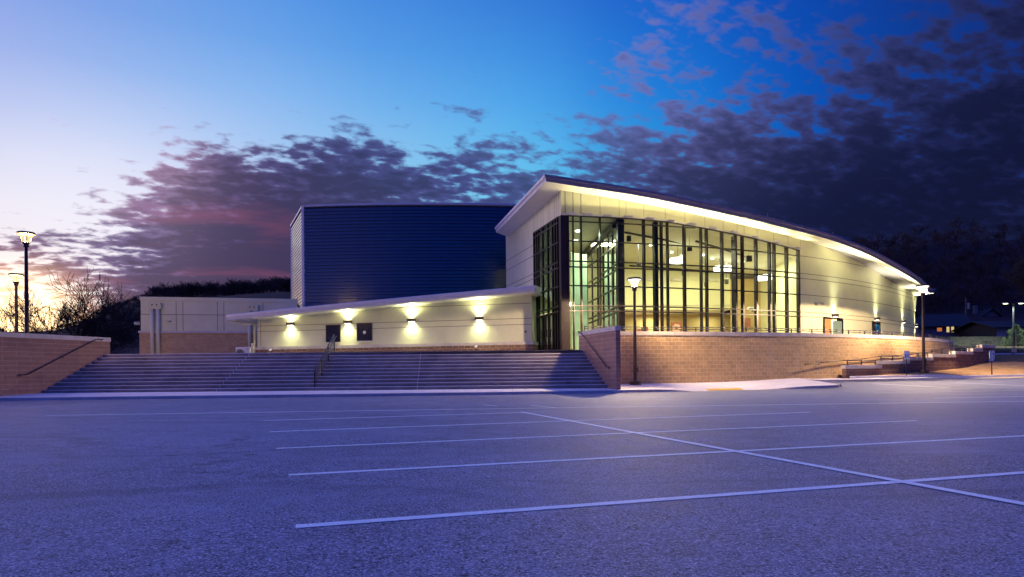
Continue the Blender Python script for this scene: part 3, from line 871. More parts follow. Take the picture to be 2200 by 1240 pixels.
# ------------------------------------------------------------ railings
def railing(name, pts, rails, post_h, spacing, label, cat, r=.022, group=None, zf=None):
    """pts 3-d base line; rails: heights"""
    root = thing(name, pts[0], label, cat, group)
    for h in rails:
        m = MB(); m.path([Vector(p) + Vector((0, 0, h)) for p in pts], r, 8); m.build('rail', 'black_metal', root, smooth=True)
    acc = 0.0; nxt = .03
    tot = sum((Vector(b) - Vector(a)).length for a, b in zip(pts, pts[1:]))
    k = max(1, round((tot - .06) / spacing)); spacing = (tot - .06) / k
    for a, b in zip(pts, pts[1:]):
        a = Vector(a); b = Vector(b); L = (b - a).length
        while nxt <= acc + L + 1e-6 and k >= 0:
            p = a.lerp(b, (nxt - acc) / L); m = MB(); m.box((p.x, p.y, p.z + post_h / 2), (.045, .045, post_h), math.atan2(b.y - a.y, b.x - a.x))
            m.build('post', 'black_metal', root); nxt += spacing; k -= 1
        acc += L
    return root
def off_pts(x0, x1, n, d, z):
    o = []
    for p in ret_pts(x0, x1, n):
        s = (ret_y(p[0] + .05) - ret_y(p[0] - .05)) / .1; nn = Vector((-s, 1)).normalized(); o.append((p[0] + nn.x * d, p[1] + nn.y * d, z))
    return o
railing('wall_railing', off_pts(3.7, 33.0, 60, .16, 3.16), (.235, .13), .235, 1.55,
        'low black two-bar railing along the cap of the round block wall', 'railing')
for i, (p, q, zt) in enumerate(seg):
    t = (q - p).normalized(); n = Vector((-t.y, t.x)) * .15
    a = p + t * .22 + n; b = q - t * .22 + n
    if (b - a).length < .5: a = p + t * .08 + n; b = q - t * .08 + n
    which = ['lowest', 'second lowest', 'third', 'fourth', 'fifth', 'second highest', 'highest'][i]
    railing('ramp_railing', [(a.x, a.y, zt), (b.x, b.y, zt)], (.26, .14), .26, max(.7, (b - a).length / 2),
            'short black two-bar railing on the %s step of the low dark wall' % which, 'railing', group='railings on the stepped low wall', r=.02)
# long handrail that follows the ramp along the round wall
hp = []
for px, py, d in ((1728, 784, 0), (1760, 779.5, 0), (1810, 774.5, 0), (1850, 772, 0), (1885, 766, 0), (1930, 763.5, 0), (1965, 760, 0), (2000, 756, 0), (2030, 749.5, 0), (2057, 741.5, 0)):
    D = 40.0
    for _ in range(60): D = .5 * D + .5 * (ret_y(min(33.1, xat(px, D, py))) - .14)
    hp.append(at(px, py, D))
hr = thing('ramp_handrail', hp[0], 'thin dark handrail rising along the face of the round block wall', 'handrail')
m = MB(); m.path(hp, .024, 8); m.build('rail', 'pole_brown', hr, smooth=True)
for p in hp[1::2]:
    m = MB(); m.path([p + Vector((0, 0, -.01)), p + Vector((-.02, .03, -.09)), p + Vector((-.1, .14, -.1))], .013, 6); m.build('bracket', 'pole_brown', hr)
# handrails on the cheek walls
def cheek_rail(pts, nx, label, group):
    pts = [Vector(p) for p in pts]
    r = thing('wall_handrail', pts[0], label, 'handrail', group)
    d = Vector((nx, 0, 0)) * .08
    m = MB(); m.path([p + d for p in pts], .024, 8); m.build('rail', 'black_metal', r, smooth=True)
    for f in (.08, .5, .92):
        s_ = f * (len(pts) - 1); i = min(len(pts) - 2, int(s_)); p = pts[i].lerp(pts[i + 1], s_ - i)
        m = MB(); m.path([p + d, p + d + Vector((0, 0, -.07)), p + Vector((0, 0, -.08))], .012, 6); m.build('bracket', 'black_metal', r)
cheek_rail([(rw_x(30.75), 30.75, 1.30), (rw_x(31.05), 31.05, 1.32), (rw_x(34.3), 34.3, 3.12), (rw_x(34.6), 34.6, 3.14)], -1, 'sloping black handrail fixed to the right cheek wall', 'handrails on the cheek walls')
cheek_rail([(lw_x(29.6), 29.6, 1.22), (lw_x(30.0), 30.0, 1.24), (lw_x(33.3), 33.3, 2.92), (lw_x(33.7), 33.7, 2.95)], 1, 'sloping black handrail fixed to the left cheek wall', 'handrails on the cheek walls')
# stair railing with many bars
RX = -8.95
sr = thing('stair_railing', (RX, 31.0, .36), 'free-standing dark blue-black railing of sloping bars running up the steps', 'railing')
y0, y1 = 30.98, 34.45; zz = lambda y, h: S0 + .1 + max(0, min(1, (y - 31.0) / 3.25)) * (TOPZ - S0) + h
for h, r in ((.80, .03), (.64, .017), (.50, .017), (.36, .017), (.22, .017)):
    m = MB(); m.tube((RX, y0, zz(y0, h)), (RX, y1, zz(y1, h)), r); m.build('rail', 'black_metal', sr, smooth=True)
m = MB(); m.path([(RX + .09, y0 + .05, zz(y0, .72)), (RX + .09, y1, zz(y1, .72)), (RX + .09, y1 + .2, zz(y1, .72))], .018); m.build('handrail', 'black_metal', sr, smooth=True)
for y in (30.98, 32.1, 33.3, 34.45):
    i = max(0, min(NR, int((y - 30.9) / .302 + 1))) if y > 31 else 0
    zb = S0 + i * RISE - (.02 if i else .03)
    m = MB(); m.box((RX, y, (zb + zz(y, .8)) / 2), (.05, .05, zz(y, .8) - zb)); m.build('post', 'black_metal', sr)
M['trim_grey'] = plain('grey_pressure_plate', (0.20, 0.19, 0.16), .7)
M['pale_green'] = plain('pale_green_glow', (0.50, 0.72, 0.56), .6, var=.02)  # glow of lit glass put into a pale green colour

# ------------------------------------------------------------ the building
B = thing('arts_center_building', (2.87, 39.0, PLAZA), 'cream curved building with glass lobby, sweeping roof, dark blue ribbed tower and low wings', 'building')
def fit_z(tab, deg, on='wall'):
    X = []; Z = []
    for px, py in tab:
        x, y = fac_at(px); X.append(x); Z.append(zat(px, py, y))
    c = np.polyfit(X, Z, deg)
    return lambda x: float(np.polyval(c, min(max(x, X[0] - 1), X[-1] + 3)))
soff_z = fit_z([(1208, 410.5), (1253, 414.7), (1292, 421), (1350, 432.7), (1388, 440.6), (1477, 456.6), (1558, 474), (1601, 483.6), (1697, 508.8), (1758, 525), (1822, 545), (1886, 572.6), (1928, 597.5), (1964, 633)], 4)
_hx = [2.0, fac_at(1350)[0], fac_at(1427)[0], fac_at(1500)[0], fac_at(1610)[0], fac_at(1722)[0]]
_hz = [10.07, 10.07, 10.02, 9.83, 9.48, 8.98]
def head_z(x): return float(np.interp(x, _hx, _hz))
C0 = (fac_at(1208)[0], fac_at(1208)[1])
LD = Vector((-.27, .963))                                  # direction of the left lobby wall, going back
LN = Vector((-.963, -.27))
def left_at(t): return (C0[0] + LD.x * t, C0[1] + LD.y * t)
XR = fac_at(1966)[0]
XG = fac_at(1720)[0]
def fpts(x0, x1, n, off=0.0):
    o = []
    for i in range(n + 1):
        x = x0 + (x1 - x0) * i / n; nn = fac_n(x); o.append((x + nn.x * off, fac_y(x) + nn.y * off))
    return o
# cream wall: band over the glass, and the long curved wall right of it
m = MB()
pts = fpts(C0[0], XG, 30); m.strip(pts, lambda x: head_z(x), lambda x: soff_z(x) + .05)
m.strip([left_at(5.15), C0], 10.07, lambda x: 11.52)
m.strip([left_at(12), left_at(5.15)], PLAZA, 11.5)
band = m.build('upper_wall_band', 'cream', B)
m = MB(); m.strip(fpts(XG, XR, 48), PLAZA - .1, lambda x: soff_z(x) + .05, u0=20)
e = fpts(XG, XR, 48)[-1]; m.strip([e, (e[0] - .6, e[1] + 9)], PLAZA - .1, 7.6)
cw = m.build('curved_wall', 'cream', B)
for pl in cw.data.polygons: pl.use_smooth = True
# reveals between the panels
def hline(x0, x1, z, w=.035, n=40):
    j = MB(); q = fpts(x0, x1, n, .004)
    for a, b in zip(q, q[1:]):
        if z < soff_z(b[0]) - .02: j.quad((*a, z), (*b, z), (*b, z + w), (*a, z + w))
    j.build('panel_joint', 'joint', cw)
for z in (4.60, 4.90, 6.05, 7.12, 7.45, 8.60, ):
    hline(XG + .02, XR, z)
def vline_f(px, z0, z1, w=.03):
    x, y = fac_at(px); j = MB(); q = fpts(x - w / 2, x + w / 2, 1, .004); j.quad((*q[0], z0), (*q[1], z0), (*q[1], z1), (*q[0], z1)); j.build('panel_joint', 'joint', band)
for px in (1217, 1234, 1251, 1292, 1333, 1348, 1386, 1432, 1474, 1517, 1556, 1586, 1601, 1629, 1664, 1695, 1722):
    x = fac_at(px)[0]; vline_f(px, head_z(x) + .1, soff_z(x), .04 if px < 1260 else .02)
def lquad(t0, t1, z0, z1, off=.004):
    j = MB(); a = Vector(left_at(t0)) + LN * off; b = Vector(left_at(t1)) + LN * off
    j.quad((b.x, b.y, z0), (a.x, a.y, z0), (a.x, a.y, z1), (b.x, b.y, z1)); j.build('panel_joint', 'joint', band)
for t in (.35, .75, 1.1, 2.05, 3.2, 3.6, 4.4, 4.9, 5.2): lquad(t, t + .03, 10.1, 11.45)
for z in (4.6, 4.9, 6.05, 7.12, 7.45, 8.6, 9.3): lquad(5.2, 12, z, z + .035)
# thin pale flashing along the head of the glass
m = MB(); q = fpts(C0[0] - .02, XG, 36, .05)
for a, b in zip(q, q[1:]): m.bar((*a, head_z(a[0]) + .02), (*b, head_z(b[0]) + .02), .1, .07)
m.build('head_flashing', 'white_metal', B)

# ---- roof: edge, top and soffit
def ovh(x): return 1.25 + .65 * smooth((x - C0[0]) / 7.0) + .55 * smooth((x - C0[0]) / 24.0) - .95 * smooth((x - 28) / 7.0)
def out_edge(x, k):
    nn = fac_n(x); o = ovh(x)
    return x + nn.x * o, fac_y(x) + nn.y * o
FT = [(1176, 390.2), (1263.6, 403.3), (1323.6, 412.5), (1400, 425.6), (1436, 434), (1552, 458), (1639, 477), (1680, 489), (1755, 507), (1786, 515.8), (1857, 542.5), (1928, 579.7), (1964, 601), (1996, 630)]
E0 = Vector(C0) + LN * 1.3 - LD * 1.3
edge_pts = [(E0.x, E0.y)]
xs_ = [C0[0] + .6 + (XR - C0[0] - .6) * i / 46 for i in range(47)]
for x in xs_:
    p = out_edge(x, 0)
    if p[0] > E0.x + .5: edge_pts.append(p)
_a = Vector(edge_pts[0]); _b = Vector(edge_pts[1]); edge_pts[1:1] = [tuple(_a.lerp(_b, f)) for f in (.33, .66)]
# height of the roof edge read along the eaves
def proj(p, z):
    v = CAM_R.transposed() @ (Vector((p[0], p[1], z)) - EYE)
    return CXP + FPX * v.x / -v.z, CYP - FPX * v.y / -v.z
ez_raw = []
for p in edge_pts:
    px = proj(p, 9.0)[0]; py = float(np.interp(px, [a for a, b in FT], [b for a, b in FT])); ez_raw.append(zat(px, py, p[1]))
_ezx = [p[0] for p in edge_pts]; _ezs = list(ez_raw)
for _ in range(5): _ezs = [_ezs[0]] + [(_ezs[i - 1] + 2 * _ezs[i] + _ezs[i + 1]) / 4 for i in range(1, len(_ezs) - 1)] + [_ezs[-1]]
def ez(x): return float(np.interp(x, _ezx, _ezs))
EH = .37
TL = Vector(left_at(10.9)) + LN * 0.98
front = [(TL.x, TL.y, zat(1070, 500, TL.y))] + [(p[0], p[1], ez(p[0])) for p in edge_pts]
def backp(p): return (p[0] + (1.0 if p[0] < 3 else 0), 53.5 if p[0] < 2.5 else (66 if p[0] < 30 else 66), p[2] + .5)
m = MB()
for a, b in zip(front, front[1:]):
    A, Bb = backp(a), backp(b)
    up = lambda p, h: (p[0], p[1], p[2] + h)
    m.quad(up(a, EH), up(b, EH), up(Bb, EH), up(A, EH))
m.build('roof', 'fascia', B)
m = MB()
def inset(i, d):                       # outer edge moved out by d
    p = Vector(front[i][:2]); a = Vector(front[max(0, i - 1)][:2]); b = Vector(front[min(len(front) - 1, i + 1)][:2])
    if i == 1:
        n = (LN + Vector((.0, -1))).normalized() * 1.3
    else:
        t = (b - a).normalized(); n = Vector((t.y, -t.x))
    return (p.x + n.x * d, p.y + n.y * d)
prof = [(0, 0), (.03, 0), (.03, EH * .42), (.05, EH * .44), (.05, EH * .56), (.13, EH * .60), (.13, EH), (.0, EH + .02)]
for i in range(len(front) - 1):
    for (d0, h0), (d1, h1) in zip(prof, prof[1:]):
        a, b = inset(i, d0), inset(i + 1, d0); c, d = inset(i + 1, d1), inset(i, d1)
        m.quad((*a, front[i][2] + h0), (*b, front[i + 1][2] + h0), (*c, front[i + 1][2] + h1), (*d, front[i][2] + h1))
fa = m.build('roof_edge', 'fascia', B)
fa.data.materials.append(M['white_metal'])
for k, pl in enumerate(fa.data.polygons):
    if k < 7: pl.material_index = 1
# right end of the roof
pe = front[-1]; we = (e[0] - .1, e[1] + .6)
m = MB(); m.quad(pe, (pe[0] - .3, pe[1] + 9, pe[2] + .3), (pe[0] - .3, pe[1] + 9, pe[2] + EH + .3), (pe[0], pe[1], pe[2] + EH)); m.build('roof_end', 'fascia', B)
# soffit
m = MB()
inner = []
for p in front:
    if p is front[0]: q = Vector(left_at(11.3)); inner.append((q.x, q.y, 11.0))
    elif p is front[1]: inner.append((C0[0], C0[1], soff_z(C0[0])))
    else:
        D = fac_at
        x = p[0]
        xx = x
        for _ in range(30):
            nn = fac_n(xx); o = ovh(xx); xx += .6 * (p[0] - (xx + nn.x * o))
        inner.append((xx, fac_y(xx), soff_z(xx)))
for i in range(len(front) - 1):
    a, b, c, d = front[i], front[i + 1], inner[i + 1], inner[i]
    m.quad(a, d, c, b)
c_ = inner[-1]
m.quad(pe, c_, (c_[0] - .6, c_[1] + 8.5, c_[2] + .2), (pe[0] - .3, pe[1] + 9, pe[2] + .25))
m.build('soffit', 'soffit', B)
for f in (.25, .5, .75):                # soffit board joints
    j = MB()
    for i in range(1, len(front) - 1):
        a = Vector(front[i]).lerp(Vector(inner[i]), f); b = Vector(front[i + 1]).lerp(Vector(inner[i + 1]), f)
        j.quad((a.x, a.y, a.z - .004), (b.x, b.y, b.z - .004), (b.x, b.y + .02, b.z - .004), (a.x, a.y + .02, a.z - .004))
    j.build('soffit_joint', 'joint', B)
m = MB(); m.bar((e[0] + .05, e[1] + .1, 6.2), (pe[0] - .3, pe[1] + 2.2, pe[2] + .05), .12, .12); m.build('roof_strut', 'cream', B)
for i in (2, 12, 20, 27, 33, 38):   # lightning rods
    p = front[min(i, len(front) - 3)]; m = MB(); m.tube((p[0], p[1] + .5, p[2] + EH), (p[0], p[1] + .5, p[2] + EH + .38), .012, .006, 6); m.build('lightning_rod', 'aluminium', B)
# uplights on the glass head that wash the soffit
for k, px in enumerate((1228, 1262, 1305, 1350, 1395, 1440, 1485, 1530, 1575, 1620, 1665, 1712)):
    x, y = fac_at(px); n = fac_n(x); z = head_z(x) + .06
    m = MB(); m.box((x + n.x * .2, y + n.y * .2, z), (.5, .3, .07), math.atan2(n.x, -n.y)); tr = m.build('uplight', 'white_metal', B)
    d = lamp('AREA', 'uplight_lamp', B, (0, 0, 0), (80, 110, 140, 170, 195, 210, 220, 220, 200, 180, 130, 80)[k] * .30, (1.0, .90, .50), shape='RECTANGLE', size=1.3, size_y=.08)
    d.location = Vector((x + n.x * .36, y + n.y * .36, z + .06)) - B.location
    d.rotation_euler = (-Vector((n.x * .55, n.y * .55, 1)).normalized()).to_track_quat('-Z', 'X').to_euler() if False else (Vector((n.x * 1.15, n.y * 1.15, 1)).normalized()).to_track_quat('-Z', 'Y').to_euler()
for x, y, z, e_ in ((31.5, 51.5, 6.5, 0),): pass

# ---- glass lobby
ROWS = [4.60, 4.90, 6.05, 7.12, 7.45, 8.60, 9.72]
m = MB()
def trans(q, z, h=.06, dep=.14):
    for a, b in zip(q, q[1:]): m.bar((*a, z), (*b, z), dep, h)
q = fpts(fac_at(1222)[0], XG, 30, -.03)
for z in ROWS:
    qq = [p for p in q if head_z(p[0]) > z + .1]; trans(qq, z)
for a, b in zip(q, q[1:]): m.bar((*a, head_z(a[0]) - .03), (*b, head_z(b[0]) - .03), .16, .07)
cwall = m.build('curtain_wall', 'bronze', B)
m = MB()                                   # pale pressure plates catch the light under each transom
for z in ROWS:
    qq = [p for p in fpts(fac_at(1222)[0], XG, 30, .045) if head_z(p[0]) > z + .1]
    for a, b in zip(qq, qq[1:]): m.bar((*a, z + .026), (*b, z + .026), .012, .009)
m.build('transom_trim', 'trim_grey', cwall)
MUL = [(1234, .07), (1251, .11), (1292, .09), (1330, .10), (1386, .20), (1424, .16), (1437, .13), (1473, .20), (1509, .13), (1521, .16), (1554, .20), (1583, .20), (1598, .18), (1627, .20), (1656, .18), (1666, .2), (1693, .22), (1718, .2)]
for px, w in MUL:
    x, y = fac_at(px); n = fac_n(x); mb = MB(); dep = .22
    cx_, cy_ = x - n.x * .06, y - n.y * .06
    hz = head_z(x)
    mb.box((cx_, cy_, (PLAZA + hz) / 2), (w * .62, dep, hz - PLAZA), math.atan2(-n.x * -1, -n.y * 1) if False else math.atan2(n.x, -n.y))
    mb.build('mullion', 'bronze_brown' if px > 1370 else 'bronze', cwall)
# panes: one per bay, glass cut by the rows
bays = [1222] + [a for a, b in MUL]
for a, b in zip(bays, bays[1:]):
    xa, xb = fac_at(a)[0], fac_at(b)[0]; mb = MB(); pa = (xa, fac_y(xa)); pb = (xb, fac_y(xb))
    mb.quad((*pa, PLAZA), (*pb, PLAZA), (*pb, head_z(xb)), (*pa, head_z(xa)))
    mb.build('pane', 'glass', cwall)
# inner steel columns seen through the glass
for px, w in ((1341, .42), (1418, .22), (1590, .2)):
    x, y = fac_at(px); n = fac_n(x); mb = MB(); mb.box((x - n.x * .45, y - n.y * .45, (PLAZA + head_z(x)) / 2), (w, .3, head_z(x) - PLAZA - .06), math.atan2(n.x, -n.y)); mb.build('inner_column', 'bronze', cwall)
# corner column
mb = MB(); a = Vector(C0); mb.prism([tuple(a + LN * .02), tuple(a + Vector((.46, .02))), tuple(a + Vector((.46, .4))), tuple(Vector(left_at(.42)))], PLAZA, 10.05)
mb.build('corner_column', 'bronze_brown', B)
# left glazed side with the entrance doors
m = MB()
for z in (4.60, 4.90, 6.05, 7.12, 7.45, 8.60, 9.72, 10.04):
    a = Vector(left_at(.42)); b = Vector(left_at(5.15)); m.bar((a.x, a.y, z), (b.x, b.y, z), .14, .06)
lwall = m.build('side_curtain_wall', 'bronze', B)
for t in (.62, 1.05, 1.5, 2.35, 3.35, 4.2, 4.6, 5.12):
    p = left_at(t); mb = MB(); mb.box((*p, (PLAZA + 10.04) / 2), (.12, .09, 10.04 - PLAZA), math.atan2(LN.y, LN.x)); mb.build('mullion', 'bronze', lwall)
mb = MB(); a, b = left_at(5.15), left_at(.42); mb.quad((*a, 4.7), (*b, 4.7), (*b, 10.04), (*a, 10.04)); mb.build('pane', 'glass_dark', lwall)
mb = MB(); mb.quad((*a, PLAZA), (*left_at(4.2), PLAZA), (*left_at(4.2), 4.7), (*a, 4.7)); mb.quad((*left_at(1.5), PLAZA), (*b, PLAZA), (*b, 4.7), (*left_at(1.5), 4.7)); mb.build('pane', 'glass_dark', lwall)
def door(t0, t1, h=2.25, parent=B, pf=left_at, nrm=LN):
    z0 = PLAZA; z1 = PLAZA + h
    a, b = Vector(pf(t0)), Vector(pf(t1)); n = nrm * .02
    d = (b - a)
    f = MB()
    def P(u, off=.0): q = a + d * u + nrm * off; return (q.x, q.y)
    def st(u0, u1, za, zb):
        f.bar((*P((u0 + u1) / 2), za), (*P((u0 + u1) / 2), zb), .05, abs(u1 - u0) * d.length, up=(d.x, d.y, 0))
    for u0, u1 in ((0, .07), (.43, .495), (.505, .57), (.93, 1)): st(u0, u1, z0, z1)
    f.bar((*P(.5), z1 - .06), (*P(.5), z1 + .04), .05, d.length, up=(d.x, d.y, 0)); f.bar((*P(.5), z0), (*P(.5), z0 + .2), .05, d.length, up=(d.x, d.y, 0))
    o = f.build('door', 'bronze', parent)
    g = MB(); g.quad((*P(.05), z0 + .1), (*P(.95), z0 + .1), (*P(.95), z1), (*P(.05), z1)); g.build('door_glass', 'glass', o)
    for u in (.40, .60):
        h_ = MB(); h_.path([(*P(u, .04), z0 + .95), (*P(u, .12), z0 + .95), (*P(u, .12), z0 + 1.35), (*P(u, .04), z0 + 1.35)], .015, 6); h_.build('handle', 'black_metal', o)
    return o
door(1.5, 2.9); door(2.95, 4.2)

# ---- lobby interior
def ceil_z(x): return head_z(max(x, 2)) - .03
cy = [39.3 + i for i in range(0, 25)]
m = MB(); q = fpts(C0[0] + .3, XG + 1.2, 20, -.12)
for a, b in zip(q, q[1:]): m.quad((*a, ceil_z(a[0])), (a[0], 62, ceil_z(a[0]) - .25), (b[0], 62, ceil_z(b[0]) - .25), (*b, ceil_z(b[0])))
a0 = q[0]; lf = left_at(12)
m.quad((a0[0], a0[1], ceil_z(3)), (*left_at(.5), ceil_z(3)), (*lf, ceil_z(3)), (a0[0], 62, ceil_z(3) - .25))
m.build('lobby_ceiling', 'ceiling', B)
m = MB()
for a, b in zip(q, q[1:]): m.quad((*a, PLAZA + .01), (*b, PLAZA + .01), (b[0], 62, PLAZA + .01), (a[0], 62, PLAZA + .01))
m.quad((*left_at(.3), PLAZA + .01), (a0[0], a0[1], PLAZA + .01), (a0[0], 62, PLAZA + .01), (*lf, PLAZA + .01))
m.build('lobby_floor', 'int_floor', B)
BW = [(0.6, 51.0), (5.2, 50.5), (9.0, 54.0), (17.7, 55.2)]
m = MB(); m.strip(BW, 6.0, lambda x: ceil_z(x) - .1)
m.strip([(20.35, 55.2), (20.8, 54.4)], PLAZA, lambda x: 8.9)
m.strip([(BW[0][0], 51.0), (5.2, 50.5)], PLAZA, 6.0)
m.build('lobby_wall', 'int_wall', B)
m = MB(); m.quad((5.2, 50.5, 6.0), (9, 54, 6.0), (9, 60, 6.0), (5.2, 60, 6.0)); m.quad((9, 54, 6), (17.7, 55.2, 6), (17.7, 60, 6), (9, 60, 6)); m.build('balcony_underside', 'soffit', B)
m = MB(); m.strip([(5.2, 58.5), (20.5, 59.5)], PLAZA, 6.1); m.build('recess_wall', 'int_tan', B)
m = MB(); m.strip([(20.4, 58.5), (fac_at(1700)[0] + 1.3, 46.2)], PLAZA, 9.4); m.build('lobby_end_wall', 'int_wall', B)
m = MB(); m.strip([(17.7, 55.2), (20.35, 55.3)], PLAZA, 8.5); m.build('brown_panel_wall', 'int_tan', B)
# doorway in the end wall with a lit frame
m = MB(); px_ = 1684
dw = Vector((20.3, 51.2)); m.box((20.2, 51.0, PLAZA + 1.2), (.9, .1, 2.4), R(-72)); ddr = m.build('inner_door', 'bronze', B)
m = MB(); m.box((20.12, 51.0, PLAZA + 1.1), (.62, .1, 1.8), R(-72)); m.build('door_glass', 'cream', ddr)
# framed glass partition of the vestibule
pp = MB(); A_ = Vector((6.25, 40.3)); Z_ = Vector((5.35, 50.3))
zt = lambda f: 9.6 - .2 * f
for f in (0, .1, .22, .36, .52, .7, .88, 1.0):
    p = A_.lerp(Z_, f); pp.box((p.x, p.y, (PLAZA + zt(f)) / 2), (.1, .14, zt(f) - PLAZA))
for z in ROWS[:6] + [9.4]: pp.bar((A_.x, A_.y, z), (Z_.x, Z_.y, z - .05), .1, .09)
pp.bar((A_.x, A_.y, 9.75), (Z_.x, Z_.y, 9.6), .5, .35)
pt = pp.build('vestibule_partition', 'bronze', B)
g = MB(); g.quad((A_.x, A_.y, PLAZA), (Z_.x, Z_.y, PLAZA), (Z_.x, Z_.y, 9.4), (A_.x, A_.y, 9.4)); g.build('pane', 'glass', pt)
# picture rail, small grilles and door openings that break up the lobby walls
for z in (6.35,):
    for (a, b) in zip(BW[1:], BW[2:]):
        t = (Vector(b) - Vector(a)).normalized(); n = Vector((t.y, -t.x)) * .12
        m = MB(); m.bar((a[0] + n.x, a[1] + n.y, z), (b[0] + n.x, b[1] + n.y, z), .04, .05); m.build('light_rail', 'cap', B)
for x, y, w, h in ((10.6, 54.1, 1.2, .25), (13.4, 54.5, 1.2, .25), (16.0, 54.8, 1.2, .25)):
    m = MB(); m.box((x, y - .06, 8.4), (w, .06, h), R(8)); m.build('air_grille', 'cap', B)
for x in (8.2, 12.0, 14.6):
    m = MB(); m.box((x, 58.55, PLAZA + 1.1), (1.1, .1, 2.2)); m.build('inner_door', 'wood', B)
for px, py in ((1400, 512), (1440, 505), (1490, 545), (1530, 530), (1560, 548), (1630, 560), (1400, 490), (1460, 590)):
    D_ = 47.0; x_ = xat(px, D_); m = MB(); m.lathe((x_, D_ + (px % 7) * .5, ceil_z(x_) - .2), [(0, 0), (.09, 0), (.11, .04)], 14); m.build('downlight', 'downlight', B)
m = MB(); m.box((19.0, 55.05, 4.9), (.5, .06, .8)); m.build('wall_plaque', 'wood', B)
m = MB(); m.strip([(xat(1229, 45.0), 45.0), (xat(1246, 45.6), 45.6)], PLAZA, 9.0); m.strip([(xat(1252, 45.8), 45.8), (xat(1263, 46.0), 46.0)], PLAZA, 9.0); m.build('vestibule_glow_panel', 'pale_green', B)  # added panels, their pale green stands in for the lit glass
# dark ceiling beams
for (a, b) in (((7.2, 43, 9.85), (12.5, 47.0, 9.75)), ((11.8, 43.5, 9.35), (18.0, 50.0, 9.2)), ((9.2, 53.0, 9.3), (18.2, 55.0, 8.9))):
    m = MB(); m.bar(a, b, .1, .12); m.build('ceiling_beam', 'bronze', B)
# lobby lights
for x, y, e_ in ((5.0, 46, 330), (8.3, 46, 850), (12.2, 48, 950), (16, 50, 800), (18.2, 49, 250), (12, 57.5, 260), (17, 58, 110)):
    z = (ceil_z(x) - .35) if y < 57 else 5.8
    d = lamp('AREA', 'ceiling_panel_light', B, (0, 0, 0), e_, (1.0, .93, .58), shape='DISK', size=1.2)
    d.location = Vector((x, y, z)) - B.location
d = lamp('AREA', 'vestibule_light', B, (0, 0, 0), 170, (.86, 1.0, .72), shape='DISK', size=.5); d.location = Vector((3.9, 42.0, 9.6)) - B.location
for px, py, D in ((1242, 483, 43.0), (1236, 501, 46.0)):
    p = at(px, py, D); m = MB(); m.lathe((p.x, p.y, ceil_z(3) - .10), [(0, 0), (.17, 0), (.19, .05), (.19, .09)], 20); m.build('downlight', 'downlight', B)

# ---- pendants, speakers and other things hung in the lobby
def hang(name, px, py, D, label, cat, group): 
    p = at(px, py, D); return p, thing(name, p, label, cat, group)
for i, (px, py, D, r, lab) in enumerate(((1456, 560, 46.5, .52, 'left of the row, nearest the street lamp'), (1546, 577, 49.5, .42, 'second from the left'), (1566, 577, 50.5, .42, 'third from the left'),
                             (1632, 598, 51.5, .40, 'fourth from the left'), (1646, 596, 48.5, .45, 'rightmost, behind a black speaker'))):
    p, t = hang('pendant_lamp', px, py, D, 'glowing white drum pendant in the glass lobby, ' + lab, 'pendant lamp', 'drum pendants in the lobby')
    m = MB(); m.lathe(p, [(0, -.16), (r, -.16), (r, .16), (.02, .16)], 28); m.build('lamp_shade', 'shade_white', t, smooth=False)
    m = MB(); m.tube((p.x, p.y, p.z + .16), (p.x, p.y, ceil_z(p.x) - .2), .012, n=6); m.build('stem', 'black_metal', t)
for i, (px, py, D, w, h, lab) in enumerate(((1351, 513, 42.5, .26, .36, 'high behind the wide navy column'), (1372, 569, 46, .3, .28, 'hanging on a thin rod above the street lamp'), (1481, 535, 43.5, .3, .28, 'high beside the fourth wide mullion'),
                               (1469, 587, 46, .22, .3, 'left of the middle, against the yellow wall'), (1517, 611, 47, .2, .3, 'low against the yellow wall'), (1561, 605, 50, .24, .36, 'under the white drum pendants'), (1609, 556, 46.5, .36, .4, 'large one on a long stem'))):
    p, t = hang('hanging_speaker', px, py, D, 'black box speaker in the lobby, ' + lab, 'speaker', 'black speakers hung in the lobby')
    m = MB(); m.box(p, (w, .25, h)); m.build('speaker_box', 'black_plastic', t, bevel=.015)
    m = MB(); m.tube((p.x, p.y, p.z + h / 2), (p.x, p.y, ceil_z(p.x) - .15), .012, n=6); m.build('stem', 'black_metal', t)
p = at(1684, 674, 50.2); t = thing('exit_sign', p, 'small lit green sign above the door at the right end of the lobby', 'exit sign')
m = MB(); m.box(p, (.5, .07, .26), R(15)); sb = m.build('sign_box', 'exit_green', t)
p = at(1453, 704, 55.0); t = thing('framed_painting', p, 'dark framed flower painting seen low through the lobby glass', 'painting')
m = MB(); m.box(p, (.92, .05, .92)); m.build('canvas', 'wood', t)
M['petal'] = plain('petal_paint', (0.70, 0.42, 0.30), .6, var=.15)
m = MB()
for k in range(7):
    a = k * 2 * math.pi / 7; c = p + Vector((math.cos(a) * .24, -.03, math.sin(a) * .24 - .05)); n_ = 12
    m.poly([(c.x + .12 * math.cos(2 * math.pi * i / n_), c.y, c.z + .12 * math.sin(2 * math.pi * i / n_)) for i in range(n_)])
m.build('painted_flower', 'petal', t)
p = at(1380, 708, 51.0); t = thing('reception_counter', (p.x, p.y, PLAZA), 'reddish wooden counter with slanted top inside the lobby, behind the street lamp', 'counter')
m = MB(); m.prism([(p.x - .8, p.y), (p.x + .45, p.y), (p.x + .45, p.y + .8), (p.x - .8, p.y + .8)], PLAZA, [PLAZA + 1.8, PLAZA + 2.1, PLAZA + 2.1, PLAZA + 1.8]); m.build('counter_front', 'wood', t)
p = at(1615, 664, 48.5); t = thing('ceiling_projector', p, 'white projector bracketed inside the lobby behind the ninth bay', 'projector')
m = MB(); m.box(p + Vector((0, 0, .05)), (.48, .4, .14)); m.build('projector_body', 'white_metal', t, bevel=.03)
